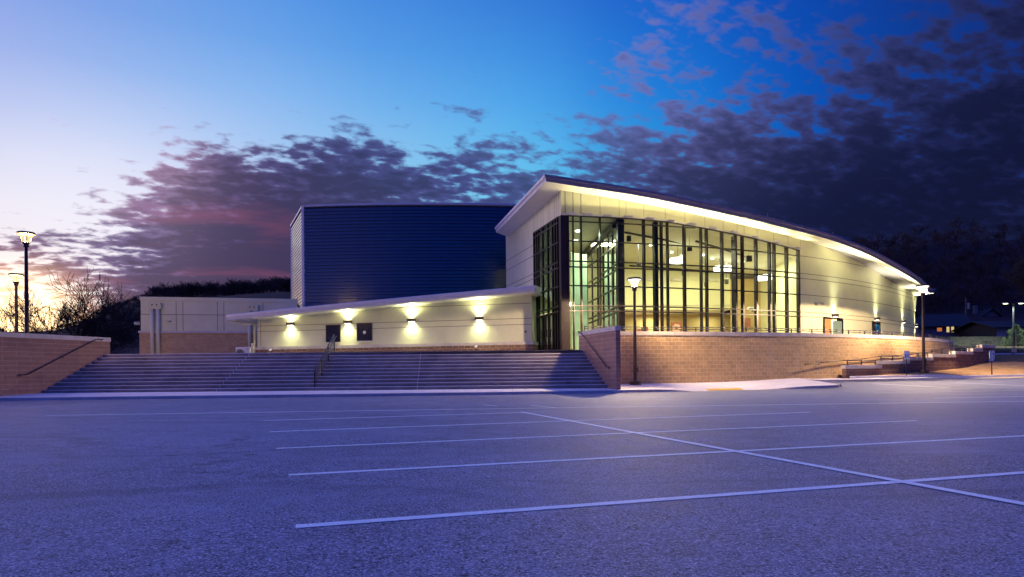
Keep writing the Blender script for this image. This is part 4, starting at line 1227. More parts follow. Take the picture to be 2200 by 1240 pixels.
m = MB(); m.box(p + Vector((0, -.05, -.2)), (.2, .2, .12)); m.build('lens_box', 'aluminium', t, bevel=.02)
p = at(1560, 703, 56.0)

# ---- doors in the curved wall
def wall_door(px0, px1, glass_from, label):
    x0, y0 = fac_at(px0); x1, y1 = fac_at(px1); a = Vector((x0, y0)); b = Vector((x1, y1)); t = (b - a).normalized(); n = Vector((t.y, -t.x)); L = (b - a).length
    z1 = PLAZA + 2.35
    def P(u, o): q = a + t * u + n * o; return (q.x, q.y)
    m = MB()
    for u in (0.04, L - .04): m.bar((*P(u, .03), PLAZA), (*P(u, .03), z1), .1, .09, up=(t.x, t.y, 0))
    m.bar((*P(0, .03), z1 - .04), (*P(L, .03), z1 - .04), .1, .1)
    m.quad((*P(0, .012), PLAZA), (*P(L, .012), PLAZA), (*P(L, .012), z1), (*P(0, .012), z1))
    o = m.build('door_frame', 'bronze', B)
    if glass_from > 0:
        m = MB(); m.slab(P(.09, .02), P(L * glass_from - .03, .02), n, .03, PLAZA, z1 - .09); m.build('door_leaf', 'wood_door', o)
        m = MB(); m.slab(P(L * glass_from + .18, .02), P(L - .14, .02), n, .03, PLAZA + .2, z1 - .2); m.build('door_glass', 'lit_glass', o)
    else:
        m = MB(); m.slab(P(L * .45, .02), P(L - .1, .02), n, .03, PLAZA + .2, z1 - .2); m.build('door_glass', 'ribbed', o)
    return o
M['wood_door'] = plain('varnished_door', (0.42, 0.20, 0.07), .45, var=.1)
M['lit_glass'] = emis('lit_glass_panel', (.80, .85, .55), .5)
wall_door(1768.5, 1810, .42, '')
wall_door(1873.5, 1890, 0, '')

# ---- low wing left of the lobby
WR = Vector((xat(1143, 42.0), 42.0)); WL = Vector((xat(553, 46.5), 46.5))
wt = (WR - WL).normalized(); wn = Vector((wt.y, -wt.x))            # towards the camera
WLEN = (WR - WL).length
def wp(u, o=0.0): q = WL + wt * u + wn * o; return (q.x, q.y)
def w_at(px):
    lo, hi = -5.0, WLEN + 5
    for _ in range(40):
        mid = (lo + hi) / 2; q = wp(mid); 
        if proj(q, 4.0)[0] < px: lo = mid
        else: hi = mid
    return lo
# eave height read along the roof edge (overhang 1.1 m)
EBOT = [(492, 689.5), (628, 676), (796, 660), (964.6, 644), (1151, 628.3)]
OV = 1.1
us = []; zb = []
for (px, py) in EBOT:
    u = w_at(px); q = wp(u, OV); pxx = proj(q, 5)[0]
    # shift so the edge point itself lies on the sight line
    u += (px - pxx) / 34.0; q = wp(u, OV); us.append(u); zb.append(zat(px, py, q[1]))
wc = np.polyfit(us, zb, 2)
def wz(u): return float(np.polyval(wc, u))
m = MB(); n_ = 24; body = MB()
for i in range(n_):
    u0, u1 = WLEN * i / n_, WLEN * (i + 1) / n_
    body.quad((*wp(u0), 3.0), (*wp(u1), 3.0), (*wp(u1), wz(u1) + .05), (*wp(u0), wz(u0) + .05))
body.quad((*wp(WLEN), 3.0), (*wp(WLEN, -7), 3.0), (*wp(WLEN, -7), wz(WLEN)), (*wp(WLEN), wz(WLEN)))
body.quad((*wp(0, -7), 3.0), (*wp(0), 3.0), (*wp(0), wz(0)), (*wp(0, -7), wz(0)))
wing = body.build('wing_wall', 'cream', B)
zc = 2.98
m = MB(); m.prism([wp(-.1, .1), wp(WLEN + .1, .1), wp(WLEN + .1, -6), wp(-.1, -6)], 2.2, zc - .16); m.build('wing_plinth', 'block_base', B)
m = MB(); m.prism([wp(-.14, .14), wp(WLEN + .14, .14), wp(WLEN + .14, -6), wp(-.14, -6)], zc - .16, zc + .03); m.build('plinth_cap', 'cap', B)
for z in (4.05, 4.42, 5.35):
    j = MB()
    for i in range(n_):
        u0, u1 = WLEN * i / n_, WLEN * (i + 1) / n_
        if z < wz(u0) - .05: j.quad((*wp(u0, .004), z), (*wp(u1, .004), z), (*wp(u1, .004), z + .03), (*wp(u0, .004), z + .03))
    j.build('panel_joint', 'joint', wing)
j = MB(); j.quad((*wp(.25, .004), 3.05), (*wp(.28, .004), 3.05), (*wp(.28, .004), wz(0)), (*wp(.25, .004), wz(0)))
j.build('panel_joint', 'joint', wing)
# wing roof with a rounded pale edge
u_a, u_b = us[0], us[-1]
m = MB(); sof = MB(); k = 30
prof = [(0, 0), (.10, .03), (.14, .12), (.12, .16), (.16, .22), (.16, .37), (.05, .41), (-.1, .42)]
for i in range(k):
    u0 = u_a + (u_b - u_a) * i / k; u1 = u_a + (u_b - u_a) * (i + 1) / k
    for (d0, h0), (d1, h1) in zip(prof, prof[1:]):
        m.quad((*wp(u0, OV + d0), wz(u0) + h0), (*wp(u1, OV + d0), wz(u1) + h0), (*wp(u1, OV + d1), wz(u1) + h1), (*wp(u0, OV + d1), wz(u0) + h1))
    m.quad((*wp(u0, OV - .1), wz(u0) + .42), (*wp(u1, OV - .1), wz(u1) + .42), (*wp(u1, -8.0), wz(u1) + .75), (*wp(u0, -8.0), wz(u0) + .75))
    sof.quad((*wp(u0, -6), wz(u0) + .05), (*wp(u1, -6), wz(u1) + .05), (*wp(u1, OV), wz(u1)), (*wp(u0, OV), wz(u0)))
for u in (u_a, u_b):
    q = [(*wp(u, OV + d), wz(u) + h) for d, h in prof] + [(*wp(u, -8.0), wz(u) + .75), (*wp(u, -8.0), wz(u))]
    m.poly(q if u == u_b else q[::-1])
m.build('wing_roof', 'white_metal', B); sof.build('wing_soffit', 'soffit', B)
m = MB(); m.path([(*wp(u_a + .25, OV - .2), wz(u_a)), (*wp(u_a + .6, .5), wz(u_a) - .2), (*wp(-.15, .12), wz(0) - .28), (*wp(-.15, .12), 2.3)], .055, 8); m.build('downpipe', 'cream', B, smooth=True)
# two dark windows
def wing_window(px0, px1, y0, y1, round_mark):
    u0, u1 = w_at(px0), w_at(px1); D = (wp(u0)[1] + wp(u1)[1]) / 2
    z1, z0 = zat((px0 + px1) / 2, y0, D), zat((px0 + px1) / 2, y1, D)
    m = MB()
    for a, b, c, d in ((u0, u0 + .06, z0, z1), (u1 - .06, u1, z0, z1)): m.slab(wp(a), wp(b), wn, .05, c, d)
    m.slab(wp(u0 + .06), wp(u1 - .06), wn, .05, z1 - .06, z1); m.slab(wp(u0 + .06), wp(u1 - .06), wn, .05, z0, z0 + .06)
    o = m.build('window', 'bronze', B)
    m = MB(); m.slab(wp(u0 + .06), wp(u1 - .06), wn, .02, z0 + .06, z1 - .06); m.build('pane', 'dark_pane', o)
    m = MB(); m.slab(wp(u0 + .05), wp(u1 - .05), wn, .16, z0 - .06, z0 - .005); m.build('sill', 'white_metal', o)
    if round_mark:
        c = Vector(wp((u0 + u1) / 2, .03)); zc_ = (z0 + z1) / 2 - .02; m = MB()
        m.poly([(c.x + wt.x * .11 * math.cos(a), c.y + wt.y * .11 * math.cos(a), zc_ + .11 * math.sin(a)) for a in [2 * math.pi * i / 16 for i in range(16)]]); m.build('speak_hole', 'white_metal', o)
M['dark_pane'] = plain('dark_window_pane', (0.012, 0.010, 0.022), .12, var=.05)
wing_window(700.5, 731.5, 698, 735.5, False); wing_window(767, 800, 694.5, 732.5, True)
m = MB(); u = w_at(1127); m.slab(wp(u), wp(u + .12), wn, .03, 3.55, 3.68); m.build('socket_box', 'joint', B)

# ---- ribbed tower
TA = Vector((xat(655, 55.0), 55.0)); TB = Vector((xat(629, 62.4), 62.4)); TC = Vector((xat(1112, 55.3), 55.3))
TZ = zat(655, 442.5, 55.0)
def ribs(pts, z0, z1, name, pitch=.27, dep=.085):
    m = MB(); k = int((z1 - z0) / pitch)
    for i in range(len(pts) - 1):
        a, b = Vector(pts[i]), Vector(pts[i + 1]); t = (b - a).normalized(); n = Vector((t.y, -t.x))
        na = n
        def P(p, d, z): return (p.x + na.x * d, p.y + na.y * d, z)
        for r in range(k):
            z = z0 + r * pitch
            pr = [(dep, 0), (dep, pitch * .42), (0, pitch * .55), (0, pitch * .88), (dep, pitch)]
            for (d0, h0), (d1, h1) in zip(pr, pr[1:]): m.quad(P(a, d0, z + h0), P(b, d0, z + h0), P(b, d1, z + h1), P(a, d1, z + h1))
    return m.build(name, 'ribbed', B)
arc = []
for i in range(13):
    f = i / 12; p = TA.lerp(TC, f); arc.append((p.x, p.y - 1.1 * 4 * f * (1 - f) * .5))
ribs(arc, 4.2, TZ - .12, 'tower_front')
ribs([tuple(TB), tuple(TA)], 4.2, TZ - .12, 'tower_side')
m = MB(); cap_line = [tuple(TB)] + arc + [(TC.x + 14, 62)]
m.poly([(*p, TZ - .02) for p in [tuple(TB)] + arc + [(TC.x, 63)]])
m.build('tower_roof', 'fascia', B)
m = MB()
for a, b in zip([tuple(TB)] + arc, arc): m.bar((*a, TZ - .02), (*b, TZ - .02), .26, .16)
m.bar((TA.x - .02, TA.y - .02, 4.2), (TA.x - .02, TA.y - .02, TZ), .22, .22, up=(.4, .9, 0))
m.bar((TB.x, TB.y, 4.2), (TB.x, TB.y, TZ), .18, .18, up=(.4, .9, 0))
m.build('tower_trim', 'white_metal', B)
for f in (2, 5, 8, 11):
    p = arc[f]; m = MB(); m.tube((p[0], p[1] + .4, TZ), (p[0], p[1] + .4, TZ + .4), .012, .006, 6); m.build('lightning_rod', 'aluminium', B)
ra = Vector((xat(1560, 62.0), 62.0)); rb_ = Vector((xat(1828, 78.0), 78.0)); z_r = zat(1828, 513.5, 78.0)
ribs([tuple(ra), tuple(rb_)], 9.0, z_r - .1, 'rear_hall_wall')
m = MB(); m.poly([(*ra, z_r), (*rb_, z_r), (rb_.x - 8, 90, z_r), (ra.x - 10, 90, z_r)]); m.bar((*ra, z_r - .04), (*rb_, z_r - .04), .2, .12); m.build('rear_hall_roof', 'fascia', B)

# ---- plain block wing at the far left
VA = Vector((xat(303, 50.0), 50.0)); VB = Vector((xat(640, 52.6), 52.6)); vt = (VB - VA).normalized(); vn = Vector((vt.y, -vt.x)); VL = (VB - VA).length
def vp(u, o=0.0): q = VA + vt * u + vn * o; return (q.x, q.y)
VZ = zat(305, 637.5, 50.0); ZB = zat(310, 712, 50)
m = MB(); m.strip([vp(0, -14), vp(0), vp(VL)], ZB, VZ - .25); sv = m.build('service_wall', 'cream', B)
m = MB(); m.strip([vp(-.08, -14), vp(-.08, .08), vp(VL, .08)], 2.2, ZB - .12); m.build('brick_base', 'brick', B)
m = MB(); m.prism([vp(-.14, .14), vp(VL, .14), vp(VL, -.3), vp(.3, -.3), vp(.3, -14), vp(-.14, -14)], ZB - .12, ZB + .04)
m.prism([vp(-.12, .12), vp(VL, .12), vp(VL, .0), vp(.0, .0), vp(.0, -14), vp(-.12, -14)], 2.2, 2.62); m.build('stone_course', 'cap', B)
m = MB(); m.prism([vp(-.05, .05), vp(VL, .05), vp(VL, -.3), vp(.3, -.3), vp(.3, -14), vp(-.05, -14)], VZ - .25, VZ); m.build('parapet_coping', 'cream', B)
m = MB(); m.poly([(*vp(.1, -.1), VZ - .3), (*vp(VL, -.1), VZ - .3), (*vp(VL, -14), VZ - .3), (*vp(.1, -14), VZ - .3)]); m.build('service_roof', 'fascia', B)
def v_at(px):
    lo, hi = -2.0, VL + 3
    for _ in range(40):
        mid = (lo + hi) / 2
        if proj(vp(mid), 4.0)[0] < px: lo = mid
        else: hi = mid
    return lo
for px in (378.5, 393, 467, 481, 565): j = MB(); u = v_at(px); j.quad((*vp(u, .004), ZB + .05), (*vp(u + .035, .004), ZB + .05), (*vp(u + .035, .004), VZ - .3), (*vp(u, .004), VZ - .3)); j.build('panel_joint', 'joint', sv)
zj = zat(400, 676.5, 50.6)
j = MB(); j.quad((*vp(0, .004), zj), (*vp(VL, .004), zj), (*vp(VL, .004), zj + .035), (*vp(0, .004), zj + .035)); j.build('panel_joint', 'joint', sv)
def leader(px):
    u = v_at(px); z1 = zat(px, 652, 50.4); z0 = zat(px, 665, 50.4)
    m = MB(); c = Vector(vp(u, .2)); w = .44
    def P(du, o, z): q = Vector(vp(u + du, o)); return (q.x, q.y, z)
    m.quad(P(-w, .38, z1), P(-w * .93, .3, z0), P(w * .93, .3, z0), P(w, .38, z1))
    m.quad(P(-w, .0, z1), P(-w * .93, .0, z0), P(-w * .93, .3, z0), P(-w, .38, z1)); m.quad(P(w, .38, z1), P(w * .93, .3, z0), P(w * .93, 0, z0), P(w, 0, z1))
    m.quad(P(-w, .38, z1), P(w, .38, z1), P(w, 0, z1), P(-w, 0, z1)); m.quad(P(-w * .93, .3, z0), P(-w * .93, 0, z0), P(w * .93, 0, z0), P(w * .93, .3, z0))
    h = m.build('conductor_head', 'cream', B)
    m = MB()
    for du in (-.15, .15):
        c_ = P(du, .372, (z0 + z1) / 2 + .06); m.poly([(c_[0] + .05 * math.cos(a), c_[1] - .012, c_[2] + .05 * math.sin(a)) for a in [2 * math.pi * i / 12 for i in range(12)]])
    m.build('overflow_hole', 'black_plastic', h)
    for du in (-.2, .2):
        q = P(du, .2, 0); m = MB(); m.tube((q[0], q[1], z0), (q[0], q[1], 2.2), .13, n=16); m.build('downspout', 'cream', B, smooth=True)
leader(335); leader(543)
m = MB(); u = v_at(363); p = vp(u, .1); m.box((p[0], p[1], zat(363, 690, 50.4)), (.28, .2, .1)); m.build('small_floodlight', 'aluminium', B, bevel=.02)
m = MB(); p = vp(-.25, .0); m.box((p[0], p[1], zat(303, 696, 50.4)), (.3, .2, .22)); m.build('small_floodlight', 'aluminium', B, bevel=.02)

# ------------------------------------------------------------ wall sconces
def sconce(p, n, label, group, up=55, down=34, w=.5, wide=150):
    """p: 2-d point on the wall, z; n: outward"""
    x, y, z = p; n = Vector((n[0], n[1])).normalized(); t = Vector((-n.y, n.x))
    r = thing('wall_sconce', (x, y, z), label, 'wall light', group)
    m = MB(); c = Vector((x, y)) + n * .13; m.box((c.x, c.y, z), (w, .24, .20), math.atan2(t.y, t.x)); m.build('housing', 'pole_brown', r, bevel=.012)
    for s_ in (1, -1):
        m = MB(); zz_ = z + s_ * .105; h = .085
        a = [(c + t * u + n * v) for u, v in ((-w * .42, -h), (w * .42, -h), (w * .42, h), (-w * .42, h))]
        if s_ < 0: a = a[::-1]
        m.poly([(q.x, q.y, zz_) for q in a]); m.build('lens', 'sconce_lens', r)
        d = lamp('SPOT', 'beam', r, (n.x * .16, n.y * .16, s_ * .13), (up if s_ > 0 else down), (1.0, 1.0, .56), spot_size=R(wide if s_ > 0 else 150), spot_blend=1.0, shadow_soft_size=.15)
        d.rotation_euler = Vector((n.x * .12, n.y * .12, -s_)).to_track_quat('Z', 'Y').to_euler() if False else Vector((-n.x * .0, -n.y * .0, -s_)).to_track_quat('Z', 'Y').to_euler()
    if wide < 120:
        d = lamp('SPOT', 'soffit_beam', r, (n.x * .32, n.y * .32, .14), 2300, (1.0, .96, .62), spot_size=R(100), spot_blend=.9, shadow_soft_size=.06)
        d.rotation_euler = Vector((n.x * .62, n.y * .62, 1)).to_track_quat('-Z', 'Y').to_euler()
    return r
for (px, py, lab) in ((626, 696, 'brown up-and-down wall light at the low left end of the wing'), (749, 692, 'brown up-and-down wall light between the two dark windows'),
                 (885.5, 688, 'brown up-and-down wall light just right of the right dark window'), (1031, 684.5, 'brown up-and-down wall light nearest the lobby entrance on the low wing')):
    u = w_at(px); q = wp(u); sconce((q[0], q[1], zat(px, py, q[1])), wn, lab, 'wall lights on the low wing', 420, 340, .52)
for (px, py, lab) in ((1791.5, 678, 'brown up-and-down wall light over the double door of the curved wall'), (1881.5, 685, 'brown up-and-down wall light over the narrow door of the curved wall'),
                 (1939, 691, 'brown up-and-down wall light right of the narrow door'), (1966, 700, 'brown up-and-down wall light at the far right end of the curved wall')):
    x, y = fac_at(px); sconce((x, y, zat(px, py, y)), fac_n(x), lab, 'wall lights on the curved wall', 260, 170, .5, 110)
x, y = fac_at(1753); z = zat(1753, 652, y)
t = thing('wall_camera', (x, y, z), 'small pale twin-head floodlight on the curved wall right of the glass', 'floodlight')
n = fac_n(x)
for s_ in (-1, 1):
    m = MB(); m.tube((x + n.x * .1 - n.y * -.12 * s_, y + n.y * .1 + n.x * .12 * s_, z), (x + n.x * .35 - n.y * -.16 * s_, y + n.y * .35 + n.x * .2 * s_, z - .06), .06, .09, 12); m.build('lamp_head', 'aluminium', t)
m = MB(); m.box((x + n.x * .05, y + n.y * .05, z), (.16, .1, .12), math.atan2(n.x, -n.y)); m.build('wall_box', 'aluminium', t)

# ------------------------------------------------------------ lantern posts
def lantern(x, y, z0, label, warm, energy, H=5.3, bury=0):
    r = thing('lantern_post', (x, y, z0), label, 'street lamp', 'lantern posts round the steps and lobby')
    P = (x, y, z0)
    m = MB(); m.lathe(P, [(0, 0), (.30, 0), (.30, .16), (.27, .19), (.10, .20)], 28); m.build('base_drum', 'pole_brown', r)
    m = MB(); m.lathe(P, [(.098, .18), (.090, 1.0), (.068, H - .62)], 20); m.build('pole', 'pole_brown', r, smooth=True)
    m = MB(); m.box((x + .11, y, z0 + .75), (.06, .10, .22)); m.build('hand_hole_cover', 'pole_brown', r, bevel=.01)
    m = MB(); m.lathe(P, [(.07, H - .66), (.11, H - .64), (.11, H - .52), (.15, H - .50), (.15, H - .44), (.06, H - .42)], 20); m.build('neck', 'pole_brown', r)
    for k in range(4):
        m = MB(); a = math.pi / 4 + k * math.pi / 2; c, s_ = math.cos(a), math.sin(a)
        m.path([(x + .15 * c, y + .15 * s_, z0 + H - .45), (x + .19 * c, y + .19 * s_, z0 + H - .25), (x + .33 * c, y + .33 * s_, z0 + H - .08)], .014, 6)
        m.build('rib', 'pole_brown', r)
    m = MB(); m.lathe(P, [(.12, H - .42), (.15, H - .30), (.30, H - .08)], 28); m.build('lantern_glass', 'lantern_glass_warm' if warm else 'lantern_glass', r, smooth=True)
    m = MB(); m.lathe(P, [(.34, H - .08), (.37, H - .08), (.37, H - .02), (.33, H + .02), (0, H + .05)], 32)
    m.build('cap', 'pole_brown', r)
    m = MB(); m.lathe(P, [(0, H - .095), (.26, H - .095), (.31, H - .08), (.31, H - .07)], 28); m.build('reflector', 'bulb_warm' if warm else 'bulb', r)
    m = MB(); m.lathe(P, [(0, H - .42), (.045, H - .41), (.05, H - .37), (.03, H - .345), (0, H - .34)], 14); m.build('bulb', 'bulb_warm' if warm else 'bulb', r, smooth=True)
    if warm: lamp('POINT', 'lamp', r, (0, 0, H - .215), energy, (1.0, .62, .26), shadow_soft_size=.09)
    else: lamp('SPOT', 'lamp', r, (0, 0, H - .215), energy, (1.0, .71, .43), shadow_soft_size=.09, spot_size=R(176), spot_blend=.06)
    return r
pL = at(1365, 822.5, 34.0)
lantern(pL.x, 34.0, walk_z(pL.x, 34.0), 'brown lantern post on the pavement in front of the round block wall, its glass lit', False, 8000, H=(zat(1367, 598, 34.0) - walk_z(pL.x, 34.0)))
x2 = xat(58, 30.6); lantern(x2, 30.6, 2.18, 'tall lantern post behind the left cheek wall, the larger of the two, glowing yellow', True, 1800, H=zat(58, 500, 30.6) - 2.18)
x3 = xat(36, 38.5); lantern(x3, 38.5, 2.18, 'smaller-looking lantern post at the left edge of the photo, farther back', True, 900, H=zat(36, 589, 38.5) - 2.18)
x4 = xat(1984, 40.4); z4 = bank_z(x4, 40.4) - .02; lantern(x4, 40.4, z4, 'brown lantern post on the grass in front of the stepped low wall', False, 11000, H=zat(1984, 613, 40.4) - z4)

# twin-head street light on the far verge
D = 92.0; x = xat(2178, D); zb = 3.7; zt_ = zat(2178, 652, D)
t = thing('twin_light_pole', (x, D, zb), 'tall dark pole with two lit flat heads by the street at the far right', 'street light')
m = MB(); m.tube((x, D, zb), (x, D, zt_), .13, .09, 12); m.build('pole', 'black_metal', t)
for s_ in (-1, 1):
    m = MB(); m.bar((x, D, zt_), (x + s_ * .7, D, zt_ + .05), .08, .08); m.build('arm', 'black_metal', t)
    m = MB(); m.prism([(x + s_ * .6, D - .25), (x + s_ * 1.5, D - .2), (x + s_ * 1.5, D + .2), (x + s_ * .6, D + .25)], zt_, zt_ + .16); h = m.build('lamp_head', 'black_metal', t, bevel=.03)
    m = MB(); m.box((x + s_ * 1.05, D, zt_ - .03), (.42, .34, .05)); m.build('lens', 'led', h)
    d = lamp('SPOT', 'lamp', t, (s_ * 1.05, 0, zt_ - zb - .12), 5000, (.78, 1.0, .66), spot_size=R(150), spot_blend=.6, shadow_soft_size=.15)

# ------------------------------------------------------------ signs
def text_mesh(txt, size, name, mat, parent, loc, rx=R(90)):
    cu = bpy.data.curves.new('t', 'FONT'); cu.body = txt; cu.size = size; cu.align_x = 'CENTER'; cu.align_y = 'CENTER'; cu.extrude = .001
    o = bpy.data.objects.new('t', cu); COL.objects.link(o)
    bpy.context.view_layer.update()
    me = bpy.data.meshes.new_from_object(o.evaluated_get(bpy.context.evaluated_depsgraph_get()))
    bpy.data.objects.remove(o); bpy.data.curves.remove(cu)
    q = bpy.data.objects.new(name, me); COL.objects.link(q); me.materials.clear(); me.materials.append(M[mat])
    q.rotation_euler = (rx, 0, 0); q.parent = parent; q.location = loc
    return q
def wheelchair(c, s, parent, mat='sign_white'):
    m = MB(); x, y, z = c
    def disc(cx_, cz_, r, n=16): m.poly([(x + (cx_ + r * math.cos(a)) * s, y, z + (cz_ + r * math.sin(a)) * s) for a in [2 * math.pi * i / n for i in range(n)]])
    def ln(a, b, w=.09):
        a = Vector(a); b = Vector(b); t = (b - a).normalized(); n = Vector((-t.y, t.x)) * w / 2
        m.poly([(x + q.x * s, y, z + q.y * s) for q in (a - n, b - n, b + n, a + n)])
    disc(-.08, .42, .09)
    ln((-.08, .32), (-.05, -.02)); ln((-.07, .15), (.16, .12)); ln((-.05, -.02), (.18, -.04)); ln((.17, -.02), (.28, -.30)); ln((.26, -.30), (.38, -.27))
    pts = [(-.02 + .27 * math.cos(a), -.15 + .27 * math.sin(a)) for a in [R(150 + 12 * i) for i in range(17)]]
    for a, b in zip(pts, pts[1:]): ln(a, b, .075)
    return m.build('wheelchair_symbol', mat, parent)
def ada_sign(px, ytop, ybot, yfoot, D, van, label):
    p = at(px, yfoot, D); zb = p.z; x = p.x
    t = thing('parking_sign', (x, D, zb), label, 'sign', 'accessible parking signs')
    z1 = zat(px, ytop, D); z0 = zat(px, ybot, D); w = .33
    m = MB(); m.box((x, D + .03, (zb - .1 + z1 - .03) / 2), (.05, .04, z1 - .03 - zb + .1)); m.build('post', 'black_metal', t)
    if van:
        zs = z1 - .45
        m = MB(); m.box((x, D, (z1 + zs) / 2), (.30, .012, .45)); pn = m.build('sign_panel', 'sign_white', t)
        m = MB(); m.box((x, D - .008, (z1 + zs) / 2), (.27, .006, .42)); m.build('blue_field', 'sign_blue', pn)
        m = MB(); m.box((x, D, zs - .09), (.30, .012, .15)); pv = m.build('lower_panel', 'sign_blue', t)
        off = Vector((0, -.014, 0))
        text_mesh('VAN', .085, 'lettering', 'sign_white', pv, (0, -.012, zs - .065 - zb)); text_mesh('ACCESSIBLE', .04, 'lettering', 'sign_white', pv, (0, -.012, zs - .125 - zb))
        wheelchair((x, D - .014, zs + .16), .24, pn)
        text_mesh('RESERVED', .05, 'lettering', 'sign_white', pn, (0, -.014, z1 - .06 - zb)); text_mesh('PARKING', .05, 'lettering', 'sign_white', pn, (0, -.014, z1 - .115 - zb))
    else:
        m = MB(); m.box((x, D, (z1 + z0) / 2), (w, .012, z1 - z0)); pn = m.build('sign_panel', 'sign_white', t)
        m = MB(); zc_ = z0 + .155
        m.box((x, D - .008, zc_), (.21, .006, .22)); m.build('blue_field', 'sign_blue', pn)
        fr = MB()
        for a, b, c, d in ((x - .155, x - .147, z0 + .01, z1 - .01), (x + .147, x + .155, z0 + .01, z1 - .01)): fr.poly([(a, D - .008, c), (b, D - .008, c), (b, D - .008, d), (a, D - .008, d)])
        for c in (z0 + .01, z1 - .018): fr.poly([(x - .155, D - .008, c), (x + .155, D - .008, c), (x + .155, D - .008, c + .008), (x - .155, D - .008, c + .008)])
        fr.build('border_line', 'sign_blue', pn)
        wheelchair((x, D - .014, zc_ - .005), .20, pn)
        text_mesh('RESERVED', .058, 'lettering', 'sign_blue', pn, (0, -.009, z1 - .065 - zb)); text_mesh('PARKING', .058, 'lettering', 'sign_blue', pn, (0, -.009, z1 - .125 - zb))
    return t
ada_sign(1948.5, 754, 771.5, 803.5, 38.4, False, 'white and blue accessible parking sign in front of the stepped wall, left of the lamp')
ada_sign(2131.5, 753.5, 776.5, 801.5, 39.9, True, 'taller blue accessible parking sign with a lower plate, on the grass bank at the right')
D = 55.0; p = at(2176.5, 768, D); t = thing('street_sign', (p.x, D, p.z), 'grey back of a small square sign by the far street', 'sign')
m = MB(); m.box((p.x, D, p.z + .4), (.05, .05, .85)); m.build('post', 'black_metal', t)
z = zat(2178, 751.5, D); m = MB(); m.box((at(2178, 750, D).x, D - .04, z), (.40, .02, .40)); m.build('sign_panel', 'aluminium', t)
D = 56.0; p = at(2185, 757, D); t = thing('utility_box', p, 'small black box beside the grey sign at the far street', 'utility box'); m = MB(); m.box((p.x, D, p.z + .12), (.16, .2, .28)); m.build('box_body', 'black_metal', t, bevel=.02)

_es = bpy.data.objects.get('exit_sign')
text_mesh('EXIT', .2, 'lettering', 'sign_white', _es, (-.012, -.045, 0))
# condenser unit by the end of the wing
p = at(524, 757, 45.6); z0 = 2.3; zt2 = zat(524, 746, 45.6)
t = thing('air_conditioner', (p.x, 45.6, z0), 'white outdoor air conditioning unit beside the downspouts, its fan just above the steps', 'air conditioner')
m = MB(); m.box((p.x, 45.6, (z0 + zt2) / 2), (.95, .36, zt2 - z0)); m.build('casing', 'white_metal', t, bevel=.02)
m = MB(); m.lathe((0, 0, 0), [(0, 0), (.26, 0), (.27, .03)], 24)
m.v = [(p.x - .18 + a, 45.6 - .185 - c, zt2 - .40 + b) for a, b, c in m.v]; m.build('fan_opening', 'black_plastic', t)
m = MB()
for r_ in (.08, .14, .20, .26):
    q = [(p.x - .18 + r_ * math.cos(a), 45.6 - .225, zt2 - .40 + r_ * math.sin(a)) for a in [2 * math.pi * i / 20 for i in range(21)]]; m.path(q, .006, 5)
m.build('fan_guard', 'white_metal', t)
m = MB(); m.box((p.x + .32, 45.6 - .19, zt2 - .14), (.05, .01, .06)); m.build('badge', 'joint', t)
p = at(543, 753, 45.2); m = MB(); m.box((p.x, 45.2, z0 + .45), (.16, .14, .95)); 
t = thing('electric_meter', (p.x, 45.2, z0), 'narrow grey box standing between the white unit and the wing', 'meter box'); m.build('box_body', 'aluminium', t, bevel=.01)
# low ground floodlights on the terrace
for px, lab in ((597, 'small white spotlight on the terrace below the left dark window side'), (1031, 'small white spotlight on the terrace below the rightmost wing light')):
    u = w_at(px); q = wp(u, .9); z = zat(px, 752 if px < 800 else 745, q[1])
    t = thing('ground_spotlight', (q[0], q[1], 2.25), lab, 'spotlight', 'spotlights on the terrace')
    m = MB(); m.tube((q[0], q[1], 2.25), (q[0], q[1], z - .05), .02, n=6); m.build('stake', 'black_metal', t)
    m = MB(); m.tube((q[0] - .05, q[1] - .05, z - .03), (q[0] + .07, q[1] + .05, z + .06), .07, .05, 12); m.build('lamp_head', 'white_metal', t)

